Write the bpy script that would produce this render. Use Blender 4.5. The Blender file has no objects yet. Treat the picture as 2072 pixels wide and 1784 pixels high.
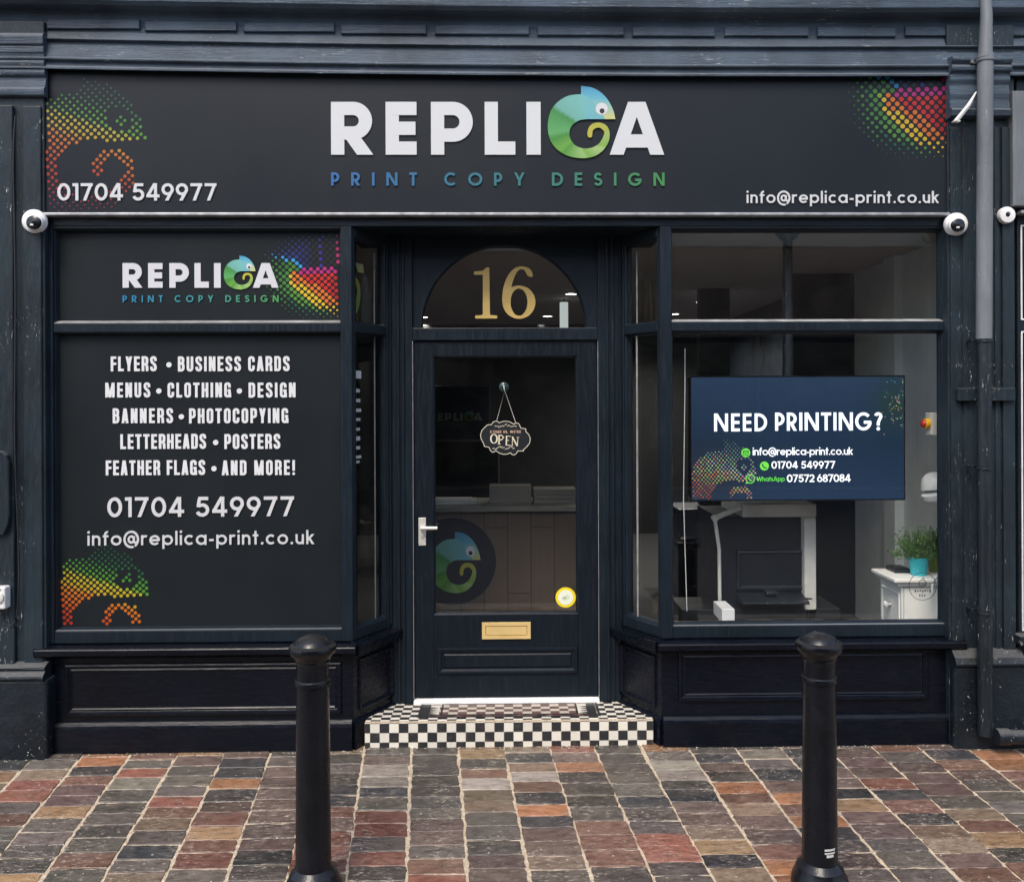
import bpy, math, random
from mathutils import Vector, Matrix
random.seed(7)
rad = math.radians
scene = bpy.context.scene
COL = scene.collection

# ------------------------------------------------------------------ camera
# The photograph was measured on a 2072 x 1784 copy; F is the focal length in those pixels.
F = 1740.0
CAM = Vector((0.0, -4.39, 1.7525))
YAW, ROLL = rad(1.0), rad(0.22)
FWD = Vector((math.sin(YAW), math.cos(YAW), 0))
R0 = Vector((math.cos(YAW), -math.sin(YAW), 0)); U0 = Vector((0, 0, 1))
RT = R0 * math.cos(ROLL) - U0 * math.sin(ROLL)
UP = U0 * math.cos(ROLL) + R0 * math.sin(ROLL)
PX, PY = 1026 + F * math.tan(YAW), 815.0
cam_data = bpy.data.cameras.new("Camera"); cam = bpy.data.objects.new("Camera", cam_data); COL.objects.link(cam)
cam_data.sensor_width = 36.0; cam_data.sensor_fit = 'HORIZONTAL'
cam_data.lens = F / 2072 * 36
cam_data.shift_x = (1036 - PX) / 2072
cam_data.shift_y = -(892 - PY) / 2072
cam_data.clip_start = 0.05; cam_data.clip_end = 500
m = Matrix((RT, UP, -FWD)).transposed().to_4x4(); m.translation = CAM
cam.matrix_world = m
scene.camera = cam

# ------------------------------------------------------------------ world, sun, exposure
SUN_EL, SUN_AZ = 52.0, 200.0
world = bpy.data.worlds.new("World"); scene.world = world; world.use_nodes = True
wn = world.node_tree; bg = wn.nodes["Background"]
sky = wn.nodes.new("ShaderNodeTexSky"); sky.sky_type = 'NISHITA'; sky.sun_disc = False
sky.sun_elevation = rad(SUN_EL); sky.sun_rotation = rad(SUN_AZ); sky.air_density = 1.0; sky.dust_density = 2.2; sky.ozone_density = 1.0
wn.links.new(sky.outputs[0], bg.inputs[0]); bg.inputs[1].default_value = 0.15
sl = bpy.data.lights.new("Sun", 'SUN'); sun = bpy.data.objects.new("Sun", sl); COL.objects.link(sun)
sl.energy = 1.3; sl.angle = rad(24); sl.color = (1.0, 0.93, 0.82)
sd = Vector((math.sin(rad(SUN_AZ)) * math.cos(rad(SUN_EL)), math.cos(rad(SUN_AZ)) * math.cos(rad(SUN_EL)), math.sin(rad(SUN_EL))))
sun.rotation_euler = sd.to_track_quat('Z', 'Y').to_euler()
sun.location = sd * 30
vs = scene.view_settings
vs.view_transform = 'Standard'; vs.look = 'None'; vs.gamma = 1; vs.use_curve_mapping = False
vs.exposure = 0.9
scene.cycles.max_bounces = 10; scene.cycles.transparent_max_bounces = 16

# ------------------------------------------------------------------ measuring helpers
def ray(xd, yd):
    return FWD + RT * ((xd - PX) / F) - UP * ((yd - PY) / F)
def pt(xd, yd, y=0.0):
    d = ray(xd, yd); return CAM + d * ((y - CAM.y) / d.y)
def ptz(xd, yd, z):
    d = ray(xd, yd); return CAM + d * ((z - CAM.z) / d.z)
def ZL(yd, y=0.0, xd=400): return pt(xd, yd, y).z
def ZR(yd, y=0.0, xd=1640): return pt(xd, yd, y).z
def XX(xd, y=0.0, yd=900): return pt(xd, yd, y).x
def rect(x0, x1, y0, y1, y=0.0):
    xm, ym = (x0 + x1) / 2, (y0 + y1) / 2
    return pt(x0, ym, y).x, pt(x1, ym, y).x, pt(xm, y1, y).z, pt(xm, y0, y).z
SLOPE = 0.07
def gz(y): return SLOPE * y if y < 0 else 0.0

# ------------------------------------------------------------------ materials
MATS = {}
def newmat(name):
    mt = bpy.data.materials.new(name); mt.use_nodes = True
    nt = mt.node_tree; nt.nodes.clear()
    out = nt.nodes.new("ShaderNodeOutputMaterial")
    MATS[name] = mt
    return mt, nt, out
def nd(nt, t, **kw):
    n = nt.nodes.new(t)
    for k, v in kw.items():
        if k in n.inputs.keys() if hasattr(n.inputs, 'keys') else False: n.inputs[k].default_value = v
        else: setattr(n, k, v)
    return n
def coords(nt, scale=(1, 1, 1)):
    tc = nt.nodes.new("ShaderNodeNewGeometry")
    mp = nt.nodes.new("ShaderNodeMapping"); mp.inputs['Scale'].default_value = scale
    nt.links.new(tc.outputs['Position'], mp.inputs[0]); return mp.outputs[0]
def noise(nt, vec, scale, detail=4, rough=0.55):
    n = nt.nodes.new("ShaderNodeTexNoise"); n.inputs['Scale'].default_value = scale
    n.inputs['Detail'].default_value = detail; n.inputs['Roughness'].default_value = rough
    nt.links.new(vec, n.inputs['Vector']); return n.outputs['Fac']
def ramp(nt, fac, stops):
    r = nt.nodes.new("ShaderNodeValToRGB"); nt.links.new(fac, r.inputs[0])
    e = r.color_ramp.elements
    while len(e) < len(stops): e.new(0.5)
    for i, (p, c) in enumerate(stops):
        e[i].position = p; e[i].color = (*c, 1) if len(c) == 3 else c
    return r.outputs[0]
def mix(nt, fac, a, b, mode='MIX'):
    n = nt.nodes.new("ShaderNodeMix"); n.data_type = 'RGBA'; n.blend_type = mode
    for s, v in ((0, fac), (6, a), (7, b)):
        if isinstance(v, (int, float)): n.inputs[s].default_value = v
        elif isinstance(v, tuple): n.inputs[s].default_value = (*v, 1)
        else: nt.links.new(v, n.inputs[s])
    return n.outputs[2]
def bump(nt, h, strength, dist=0.01, prev=None):
    b = nt.nodes.new("ShaderNodeBump"); b.inputs['Strength'].default_value = strength; b.inputs['Distance'].default_value = dist
    nt.links.new(h, b.inputs['Height'])
    if prev: nt.links.new(prev, b.inputs['Normal'])
    return b.outputs[0]
def bsdf(nt, out, col, rough=0.5, normal=None, metal=0.0, spec=0.5, coat=0.0):
    p = nt.nodes.new("ShaderNodeBsdfPrincipled")
    for s, v in (('Base Color', col), ('Roughness', rough)):
        if isinstance(v, tuple): p.inputs[s].default_value = (*v, 1)
        elif isinstance(v, (int, float)): p.inputs[s].default_value = v
        else: nt.links.new(v, p.inputs[s])
    p.inputs['Metallic'].default_value = metal; p.inputs['Specular IOR Level'].default_value = spec
    p.inputs['Coat Weight'].default_value = coat
    if normal: nt.links.new(normal, p.inputs['Normal'])
    nt.links.new(p.outputs[0], out.inputs[0]); return p

def paint(name, col, rough=0.4, stretch=(1, 1, 1), grain=0.25, chips=0.0, mottle=0.35, dust=0.0, spec=0.5, chipcol=(0.55, 0.54, 0.5)):
    mt, nt, out = newmat(name)
    v = coords(nt, stretch); v1 = coords(nt)
    big = noise(nt, v1, 2.3, 5, 0.6); fine = noise(nt, v, 60, 5, 0.65); mid = noise(nt, v, 14, 5, 0.6)
    dark = tuple(c * (1 - mottle) for c in col); light = tuple(min(1, c * (1 + mottle)) for c in col)
    c = ramp(nt, big, [(0.3, dark), (0.7, light)])
    c = mix(nt, ramp(nt, mid, [(0.52, (0, 0, 0)), (0.75, (0.5, 0.5, 0.5))]), c, tuple(x * 1.5 + 0.004 for x in col))
    if dust:
        geo = nt.nodes.new("ShaderNodeNewGeometry")
        sx = nt.nodes.new("ShaderNodeSeparateXYZ"); nt.links.new(geo.outputs['Normal'], sx.inputs[0])
        up = ramp(nt, sx.outputs['Z'], [(0.35, (0, 0, 0)), (0.9, (dust, dust, dust))])
        c = mix(nt, up, c, (0.30, 0.29, 0.27))
    if chips:
        n1 = noise(nt, v, 38, 6, 0.7); n2 = noise(nt, v1, 5, 3, 0.5)
        a = ramp(nt, n1, [(0.665 - chips * 0.045, (0, 0, 0)), (0.68 - chips * 0.045, (1, 1, 1))])
        b = ramp(nt, n2, [(0.5, (0, 0, 0)), (0.62, (1, 1, 1))])
        f = mix(nt, 1.0, a, b, 'MULTIPLY')
        c = mix(nt, f, c, chipcol)
    nrm = bump(nt, fine, grain, 0.004); nrm = bump(nt, mid, grain * 1.2, 0.008, nrm)
    rr = ramp(nt, mid, [(0.3, (rough - 0.08,) * 3), (0.7, (rough + 0.14,) * 3)])
    bsdf(nt, out, c, rr, nrm, spec=spec)
    return mt
def plain(name, col, rough=0.5, metal=0.0, spec=0.5, var=0.12, scale=9, bumpy=0.05, coat=0.0):
    mt, nt, out = newmat(name)
    v = coords(nt); n = noise(nt, v, scale, 4)
    c = ramp(nt, n, [(0.3, tuple(x * (1 - var) for x in col)), (0.7, tuple(min(1, x * (1 + var)) for x in col))])
    fn = noise(nt, v, scale * 14, 3)
    bsdf(nt, out, c, ramp(nt, n, [(0.3, (max(0.02, rough - 0.05),) * 3), (0.7, (rough + 0.07,) * 3)]), bump(nt, fn, bumpy, 0.003), metal, spec, coat)
    return mt
def emit(name, col, s):
    mt, nt, out = newmat(name)
    e = nt.nodes.new("ShaderNodeEmission"); e.inputs[0].default_value = (*col, 1); e.inputs[1].default_value = s
    nt.links.new(e.outputs[0], out.inputs[0]); return mt

paint("navy_paint", (0.0075, 0.0135, 0.0205), 0.36, (6, 6, 0.5), 0.16, mottle=0.3, spec=0.28)
paint("navy_paint_rail", (0.0075, 0.0135, 0.0205), 0.34, (0.5, 6, 6), 0.16, mottle=0.3, spec=0.28)
paint("gloss_black_paint", (0.0026, 0.0040, 0.0080), 0.24, (0.6, 5, 5), 0.12, mottle=0.3, spec=0.28)
paint("door_paint", (0.006, 0.010, 0.016), 0.36, (5, 5, 0.5), 0.08, mottle=0.15, spec=0.24)
paint("cornice_paint", (0.046, 0.068, 0.094), 0.44, (0.35, 4, 7), 0.55, chips=0.8, mottle=0.5, dust=0.5, spec=0.35)
paint("old_pilaster_paint", (0.014, 0.0225, 0.0295), 0.38, (4, 4, 0.7), 0.40, chips=0.75, mottle=0.4, dust=0.22, spec=0.32)
paint("plinth_paint", (0.008, 0.0125, 0.0175), 0.38, (1, 1, 1), 0.9, chips=0.8, mottle=0.5, dust=0.3, spec=0.35)
paint("bollard_paint", (0.003, 0.004, 0.0065), 0.24, (1, 1, 0.6), 0.26, chips=0.0, mottle=0.4, dust=0.05, spec=0.40)
paint("grey_pipe_paint", (0.14, 0.15, 0.16), 0.42, (4, 4, 0.5), 0.12, chips=0.3, mottle=0.22)
paint("black_pipe_paint", (0.009, 0.014, 0.019), 0.38, (4, 4, 0.6), 0.3, chips=0.8, mottle=0.35)
plain("sign_panel", (0.0105, 0.0140, 0.0185), 0.42, spec=0.24, var=0.06, scale=2, bumpy=0.02)
plain("poster_panel", (0.0095, 0.0130, 0.0155), 0.46, spec=0.22, var=0.06, scale=2, bumpy=0.02)
plain("trim_metal", (0.42, 0.42, 0.43), 0.35, 0.6, var=0.25, scale=20)
plain("white_plastic", (0.82, 0.82, 0.80), 0.35)
plain("cream_plastic", (0.70, 0.69, 0.63), 0.45)
plain("black_lens", (0.01, 0.01, 0.012), 0.12)
plain("chrome", (0.74, 0.71, 0.64), 0.28, 0.35)
plain("dark_green_plastic", (0.012, 0.035, 0.030), 0.15)
plain("brass", (0.80, 0.58, 0.24), 0.38, 0.25, var=0.08)
plain("threshold_metal", (0.80, 0.79, 0.76), 0.4, 0.0)
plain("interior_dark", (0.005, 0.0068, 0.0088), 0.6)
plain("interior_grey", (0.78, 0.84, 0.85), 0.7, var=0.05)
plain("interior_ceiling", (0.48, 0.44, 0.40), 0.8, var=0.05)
plain("carpet", (0.04, 0.04, 0.042), 0.9)
plain("printer_dark", (0.009, 0.013, 0.019), 0.4)
plain("cabinet_white", (0.93, 0.92, 0.87), 0.45, var=0.04)
plain("pale_card", (0.26, 0.25, 0.21), 0.7)
plain("paper_white", (0.62, 0.60, 0.54), 0.7)
plain("turquoise_pot", (0.03, 0.45, 0.52), 0.35)
plain("lime_pot", (0.22, 0.30, 0.04), 0.4)
plain("soil", (0.03, 0.02, 0.015), 0.9)
plain("red_plastic", (0.5, 0.02, 0.02), 0.35)
plain("yellow_plastic", (0.85, 0.48, 0.02), 0.35)
plain("gold_leaf", (0.70, 0.48, 0.15), 0.4, var=0.1)
plain("cable_black", (0.012, 0.013, 0.015), 0.5)
plain("asphalt", (0.05, 0.05, 0.052), 0.9, var=0.25, scale=30, bumpy=0.6)
plain("pale_stone", (0.70, 0.63, 0.54), 0.85, var=0.2, scale=2)
plain("kerb_stone", (0.24, 0.23, 0.21), 0.85, var=0.2, scale=12, bumpy=0.4)
plain("slate_roof", (0.06, 0.065, 0.075), 0.7)
plain("lamp_white", (0.72, 0.73, 0.72), 0.4)
plain("putty_and_highlight", (0.30, 0.30, 0.29), 0.4, var=0.3, scale=16)  # bare putty on the side panes; on the transom bead, a highlight as colour
plain("white_flake", (0.75, 0.74, 0.70), 0.6)
emit("downlight_glow", (1.0, 0.95, 0.85), 24)
emit("pendant_glow", (0.9, 1.0, 0.97), 0.28)

def vcol_mat(name, rough=0.42, spec=0.5, bumpy=0.0, emission=0.0):
    mt, nt, out = newmat(name)
    a = nt.nodes.new("ShaderNodeAttribute"); a.attribute_name = "Col"
    if emission:
        e = nt.nodes.new("ShaderNodeEmission"); nt.links.new(a.outputs[0], e.inputs[0]); e.inputs[1].default_value = emission
        nt.links.new(e.outputs[0], out.inputs[0])
    else:
        bsdf(nt, out, a.outputs[0], rough, spec=spec)
    return mt
vcol_mat("printed_vinyl"); vcol_mat("screen_picture", emission=1.0)

def wood_mat():
    mt, nt, out = newmat("counter_wood")
    v = coords(nt, (14, 14, 0.8)); n = noise(nt, v, 3, 6, 0.65)
    bx = nt.nodes.new("ShaderNodeTexBrick"); v2 = coords(nt)
    sep = nt.nodes.new("ShaderNodeSeparateXYZ"); nt.links.new(v2, sep.inputs[0])
    cmb = nt.nodes.new("ShaderNodeCombineXYZ"); nt.links.new(sep.outputs['Z'], cmb.inputs[0]); nt.links.new(sep.outputs['X'], cmb.inputs[1])
    nt.links.new(cmb.outputs[0], bx.inputs['Vector'])
    bx.inputs['Scale'].default_value = 1.0; bx.inputs['Brick Width'].default_value = 0.9; bx.inputs['Row Height'].default_value = 0.16
    bx.inputs['Mortar Size'].default_value = 0.004
    bx.inputs['Color1'].default_value = (0.17, 0.125, 0.09, 1); bx.inputs['Color2'].default_value = (0.14, 0.10, 0.07, 1); bx.inputs['Mortar'].default_value = (0.05, 0.035, 0.02, 1)
    c = mix(nt, ramp(nt, n, [(0.35, (0.2,) * 3), (0.7, (0.6,) * 3)]), bx.outputs[0], (0.11, 0.08, 0.055))
    bsdf(nt, out, c, 0.5)
wood_mat()

def brick_mat():
    mt, nt, out = newmat("red_brick")
    v = coords(nt); sep = nt.nodes.new("ShaderNodeSeparateXYZ"); nt.links.new(v, sep.inputs[0])
    cmb = nt.nodes.new("ShaderNodeCombineXYZ"); nt.links.new(sep.outputs['X'], cmb.inputs[0]); nt.links.new(sep.outputs['Z'], cmb.inputs[1])
    bx = nt.nodes.new("ShaderNodeTexBrick"); nt.links.new(cmb.outputs[0], bx.inputs['Vector'])
    bx.inputs['Scale'].default_value = 1.0; bx.inputs['Brick Width'].default_value = 0.225; bx.inputs['Row Height'].default_value = 0.075
    bx.inputs['Mortar Size'].default_value = 0.01
    bx.inputs['Color1'].default_value = (0.44, 0.24, 0.16, 1); bx.inputs['Color2'].default_value = (0.33, 0.17, 0.11, 1); bx.inputs['Mortar'].default_value = (0.34, 0.31, 0.27, 1)
    c = mix(nt, ramp(nt, noise(nt, v, 1.5, 5), [(0.4, (0, 0, 0)), (0.7, (0.5, 0.5, 0.5))]), bx.outputs[0], (0.12, 0.08, 0.06))
    bsdf(nt, out, c, 0.85, bump(nt, bx.outputs['Fac'], -0.4, 0.01))
brick_mat()

def glass_mat(name, tint=(0.985, 0.99, 0.988), ior=1.5, dirt=0.004):
    mt, nt, out = newmat(name)
    tr = nt.nodes.new("ShaderNodeBsdfTransparent"); tr.inputs[0].default_value = (*tint, 1)
    gl = nt.nodes.new("ShaderNodeBsdfGlossy"); gl.inputs['Roughness'].default_value = 0.0; gl.inputs['Color'].default_value = (1, 1, 1, 1)
    fr = nt.nodes.new("ShaderNodeFresnel")      # same reflectance from either side of the thin pane
    ge = nt.nodes.new("ShaderNodeNewGeometry"); mr = nt.nodes.new("ShaderNodeMapRange"); nt.links.new(ge.outputs['Backfacing'], mr.inputs[0])
    mr.inputs['To Min'].default_value = ior; mr.inputs['To Max'].default_value = 1 / ior; nt.links.new(mr.outputs[0], fr.inputs[0])
    v = coords(nt); b = bump(nt, noise(nt, v, 1.6, 2), 0.02, 0.02); nt.links.new(b, gl.inputs['Normal'])
    ms = nt.nodes.new("ShaderNodeMixShader"); nt.links.new(fr.outputs[0], ms.inputs[0]); nt.links.new(tr.outputs[0], ms.inputs[1]); nt.links.new(gl.outputs[0], ms.inputs[2])
    df = nt.nodes.new("ShaderNodeBsdfDiffuse"); df.inputs[0].default_value = (0.6, 0.6, 0.58, 1)
    d = nt.nodes.new("ShaderNodeMixShader"); nt.links.new(ramp(nt, noise(nt, v, 7, 6, 0.7), [(0.45, (0, 0, 0)), (0.85, (dirt,) * 3)]), d.inputs[0])
    nt.links.new(ms.outputs[0], d.inputs[1]); nt.links.new(df.outputs[0], d.inputs[2])
    nt.links.new(d.outputs[0], out.inputs[0])
glass_mat("window_glass", ior=1.5); glass_mat("side_glass", ior=1.22); glass_mat("clear_plastic", (0.85, 0.95, 0.92), 1.45, 0.0)

def paver_mat():
    mt, nt, out = newmat("clay_pavers")
    a = nt.nodes.new("ShaderNodeAttribute"); a.attribute_name = "Col"
    v = coords(nt)
    n1 = noise(nt, v, 26, 6, 0.7); n2 = noise(nt, coords(nt, (0.7, 1.6, 1)), 7, 5, 0.65); n3 = noise(nt, v, 150, 4, 0.7)
    c = mix(nt, ramp(nt, n2, [(0.40, (0, 0, 0)), (0.72, (0.6,) * 3)]), a.outputs[0], mix(nt, 0.6, a.outputs[0], (0.21, 0.165, 0.135)))
    c = mix(nt, ramp(nt, noise(nt, coords(nt, (1, 2.4, 1)), 17, 7, 0.75), [(0.36, (0.9,) * 3), (0.56, (0,) * 3)]), c, mix(nt, 1.0, c, (0.42, 0.40, 0.40), 'MULTIPLY'))
    # pale mortar smears and scuffs
    sc = ramp(nt, noise(nt, coords(nt, (0.8, 2.2, 1)), 42, 8, 0.8), [(0.54, (0,) * 3), (0.62, (0.85,) * 3)])
    c = mix(nt, mix(nt, 1.0, sc, ramp(nt, noise(nt, v, 4, 3), [(0.40, (0.1,) * 3), (0.62, (1,) * 3)]), 'MULTIPLY'), c, (0.50, 0.43, 0.34))
    vo = nt.nodes.new("ShaderNodeTexVoronoi"); vo.inputs['Scale'].default_value = 24; nt.links.new(v, vo.inputs['Vector'])
    sp = ramp(nt, vo.outputs['Distance'], [(0.075, (0.9,) * 3), (0.10, (0,) * 3)])
    c = mix(nt, mix(nt, 1.0, sp, ramp(nt, noise(nt, v, 9, 2), [(0.52, (0,) * 3), (0.6, (1,) * 3)]), 'MULTIPLY'), c, (0.6, 0.56, 0.48))
    nrm = bump(nt, n1, 0.35, 0.006); nrm = bump(nt, n3, 0.3, 0.003, nrm)
    bsdf(nt, out, c, ramp(nt, n2, [(0.3, (0.24,) * 3), (0.7, (0.50,) * 3)]), nrm, spec=0.55)
    mt, nt, out = newmat("joint_sand")
    v = coords(nt); n = noise(nt, v, 60, 5, 0.7)
    bsdf(nt, out, ramp(nt, n, [(0.3, (0.34, 0.26, 0.18)), (0.7, (0.68, 0.57, 0.42))]), 0.9, bump(nt, n, 0.8, 0.006))
    mt, nt, out = newmat("ceramic_tiles")
    a = nt.nodes.new("ShaderNodeAttribute"); a.attribute_name = "Col"; v = coords(nt)
    c = mix(nt, ramp(nt, noise(nt, v, 25, 6, 0.7), [(0.55, (0,) * 3), (0.8, (0.35,) * 3)]), a.outputs[0], (0.35, 0.29, 0.21))
    bsdf(nt, out, c, 0.28, bump(nt, noise(nt, v, 50, 3), 0.08, 0.003))
paver_mat()

def leaf_mat():
    mt, nt, out = newmat("leaf_green")
    a = nt.nodes.new("ShaderNodeAttribute"); a.attribute_name = "Col"
    bsdf(nt, out, a.outputs[0], 0.5)
leaf_mat()

# ------------------------------------------------------------------ mesh builder
class MB:
    def __init__(self, T=None): self.v = []; self.f = []; self.c = []; self.T = T
    def add(self, verts, faces, col=None):
        o = len(self.v)
        for p in verts:
            p = Vector(p); self.v.append(self.T(p) if self.T else p)
        for k, fc in enumerate(faces):
            self.f.append([i + o for i in fc]); self.c.append(col[k] if isinstance(col, list) else col)
    def box(self, x0, x1, y0, y1, z0, z1, col=None):
        self.add([(x0, y0, z0), (x1, y0, z0), (x1, y1, z0), (x0, y1, z0), (x0, y0, z1), (x1, y0, z1), (x1, y1, z1), (x0, y1, z1)],
                 [(0, 3, 2, 1), (4, 5, 6, 7), (0, 1, 5, 4), (1, 2, 6, 5), (2, 3, 7, 6), (3, 0, 4, 7)], col)
    def ring(self, x0, x1, z0, z1, prof, fill=False, col=None):   # mitred moulding round a rectangle; prof = (inset, y) pairs
        vs_, fs = [], []
        for ins, y in prof:
            vs_ += [(x0 + ins, y, z0 + ins), (x1 - ins, y, z0 + ins), (x1 - ins, y, z1 - ins), (x0 + ins, y, z1 - ins)]
        for k in range(len(prof) - 1):
            for j in range(4):
                a, b = 4 * k + j, 4 * k + (j + 1) % 4
                fs.append((a, b, b + 4, a + 4))
        if fill:
            k = 4 * (len(prof) - 1); fs.append((k, k + 1, k + 2, k + 3))
        self.add(vs_, fs, col)
    def ext(self, prof, x0, x1, n=1, sag=None, caps=True):        # profile of (y, z) run along x
        vs_, fs = [], []; k = len(prof)
        for i in range(n + 1):
            x = x0 + (x1 - x0) * i / n; s = sag(x) if sag else 0
            vs_ += [(x, y, z + s) for y, z in prof]
        for i in range(n):
            for j in range(k):
                a = i * k + j; b = i * k + (j + 1) % k
                fs.append((a, b, b + k, a + k))
        if caps: fs += [tuple(range(k)), tuple(range(n * k, n * k + k))[::-1]]
        self.add(vs_, fs)
    def prism(self, poly, y0, y1, col=None):                      # polygon of (x, z) from y0 to y1
        k = len(poly)
        vs_ = [(x, y0, z) for x, z in poly] + [(x, y1, z) for x, z in poly]
        fs = [tuple(range(k)), tuple(range(k, 2 * k))[::-1]] + [(j, k + j, k + (j + 1) % k, (j + 1) % k) for j in range(k)]
        self.add(vs_, fs, col)
    def lathe(self, prof, c, axis='z', n=40, col=None):           # prof = (radius, height)
        vs_, fs = [], []
        for r, h in prof:
            for i in range(n):
                a = 2 * math.pi * i / n; p, q = r * math.cos(a), r * math.sin(a)
                if axis == 'z': vs_.append((c[0] + p, c[1] + q, c[2] + h))
                elif axis == 'y': vs_.append((c[0] + p, c[1] + h, c[2] + q))
                else: vs_.append((c[0] + h, c[1] + p, c[2] + q))
        for k in range(len(prof) - 1):
            for i in range(n):
                a, b = k * n + i, k * n + (i + 1) % n
                fs.append((a, b, b + n, a + n))
        fs.append(tuple(range(n))); fs.append(tuple(range((len(prof) - 1) * n, len(prof) * n))[::-1])
        self.add(vs_, fs, col)
    def tube(self, pts, r, n=10, col=None):
        pts = [Vector(p) for p in pts]; vs_, fs = [], []
        for i, p in enumerate(pts):
            d = (pts[min(i + 1, len(pts) - 1)] - pts[max(i - 1, 0)]).normalized()
            a = d.cross(Vector((0, 0, 1))) if abs(d.z) < 0.95 else d.cross(Vector((1, 0, 0)))
            a.normalize(); b = d.cross(a); rr = r[i] if isinstance(r, (list, tuple)) else r
            for j in range(n):
                t = 2 * math.pi * j / n; vs_.append(p + a * (rr * math.cos(t)) + b * (rr * math.sin(t)))
        for i in range(len(pts) - 1):
            for j in range(n):
                a, b = i * n + j, i * n + (j + 1) % n; fs.append((a, b, b + n, a + n))
        fs += [tuple(range(n)), tuple(range((len(pts) - 1) * n, len(pts) * n))[::-1]]
        self.add(vs_, fs, col)
    dim = 1.0
    def disc(self, cx, cz, r, y, th=0.002, n=24, col=None):
        if col is not None and self.dim != 1.0: col = tuple(v * self.dim for v in col)
        self.prism([(cx + r * math.cos(2 * math.pi * i / n), cz + r * math.sin(2 * math.pi * i / n)) for i in range(n)], y, y + th, col)
    def ribbon(self, pts, w, y, th=0.002, closed=False, col=None, cuts=()):   # flat stroke in the x-z plane
        k = len(pts); P = [Vector((p[0], p[1])) for p in pts]
        ws = w if isinstance(w, list) else [w] * k
        L, R = [], []
        for i in range(k):
            if closed: a, b = P[i] - P[i - 1], P[(i + 1) % k] - P[i]
            else: a = P[i] - P[i - 1] if i else P[1] - P[0]; b = P[i + 1] - P[i] if i < k - 1 else P[i] - P[i - 1]
            a = a.normalized(); b = b.normalized()
            n1, n2 = Vector((-a.y, a.x)), Vector((-b.y, b.x)); nn = n1 + n2
            nn = nn.normalized() if nn.length > 1e-6 else n1
            s = ws[i] / 2 / max(0.45, nn.dot(n1)); l, r = P[i] + nn * s, P[i] - nn * s
            if not closed and i in (0, k - 1) and any(abs(P[i].y - c) < 1e-6 for c in cuts):
                d = b if i == 0 else a
                if abs(d.y) > 0.25:
                    l = l + d * ((P[i].y - l.y) / d.y); r = r + d * ((P[i].y - r.y) / d.y)
            L.append(l); R.append(r)
        vs_ = [(p.x, y, p.y) for p in L] + [(p.x, y, p.y) for p in R] + [(p.x, y + th, p.y) for p in L] + [(p.x, y + th, p.y) for p in R]
        fs = []
        for i in range(k if closed else k - 1):
            j = (i + 1) % k
            fs += [(i, j, k + j, k + i), (i, 2 * k + i, 2 * k + j, j), (k + i, k + j, 3 * k + j, 3 * k + i)]
        if not closed: fs += [(0, k, 3 * k, 2 * k), (k - 1, 3 * k - 1, 4 * k - 1, 2 * k - 1)]
        self.add(vs_, fs, col)
    def build(self, name, mat, parent=None, bevel=0.0, smooth=None, seg=2):
        me = bpy.data.meshes.new(name); me.from_pydata([tuple(v) for v in self.v], [], self.f)
        if any(c is not None for c in self.c):
            at = me.color_attributes.new("Col", 'FLOAT_COLOR', 'CORNER'); i = 0
            for fc, c in zip(self.f, self.c):
                cc = (*(c or (1, 1, 1)), 1)
                for _ in fc: at.data[i].color = cc; i += 1
        me.materials.append(MATS[mat])
        if smooth:
            for p in me.polygons: p.use_smooth = True
            me.set_sharp_from_angle(angle=rad(smooth))
        me.update()
        o = bpy.data.objects.new(name, me); COL.objects.link(o)
        if parent is not None:
            o.parent = parent
            if parent.type == 'EMPTY': o.matrix_parent_inverse = parent.matrix_basis.inverted()
        if bevel:
            b = o.modifiers.new("Bevel", 'BEVEL'); b.width = bevel; b.segments = seg; b.limit_method = 'ANGLE'; b.angle_limit = rad(35)
        return o
def thing(name, label, cat, loc=(0, 0, 0), group=None):
    o = bpy.data.objects.new(name, None); COL.objects.link(o); o.location = loc; o.empty_display_size = 0.1
    o['label'] = label; o['category'] = cat
    if group: o['group'] = group
    return o
def tag(o, label, cat, group=None):
    o['label'] = label; o['category'] = cat
    if group: o['group'] = group
    return o
def struct(o): o['kind'] = 'structure'; return o

# ------------------------------------------------------------------ lettering (stroke alphabet)
def oval(cx, cy, rx, ry, a0, a1, n=2.0, steps=22):
    out = []
    for i in range(steps + 1):
        a = rad(a0 + (a1 - a0) * i / steps); c, s = math.cos(a), math.sin(a)
        out.append((cx + rx * math.copysign(abs(c) ** (2 / n), c), cy + ry * math.copysign(abs(s) ** (2 / n), s)))
    return out
XH = 0.72
GEO_W = dict(R=.68, E=.56, P=.62, L=.5, A=.92, C=.92, O=1.06, N=.84, T=.58, Y=.82, D=.84, S=.64, G=1.04, F=.5, M=1.0, U=.74, B=.66, H=.76, K=.7, W=1.2, V=.84,
             **{'0': .74, '1': .34, '2': .66, '4': .76, '5': .70, '6': .70, '7': .70, '8': .68, '9': .70, '?': .5, '!': .2, '-': .36, '.': .2, ' ': .28, '@': 1.06, "'": .14, ',': .2,
                'o': .76, 'c': .66, 'e': .76, 'a': .76, 'p': .76, 'n': .60, 'u': .60, 'h': .60, 'r': .42, 'f': .40, 't': .40, 'k': .58, 's': .46, 'i': .19, 'l': .19})
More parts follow.
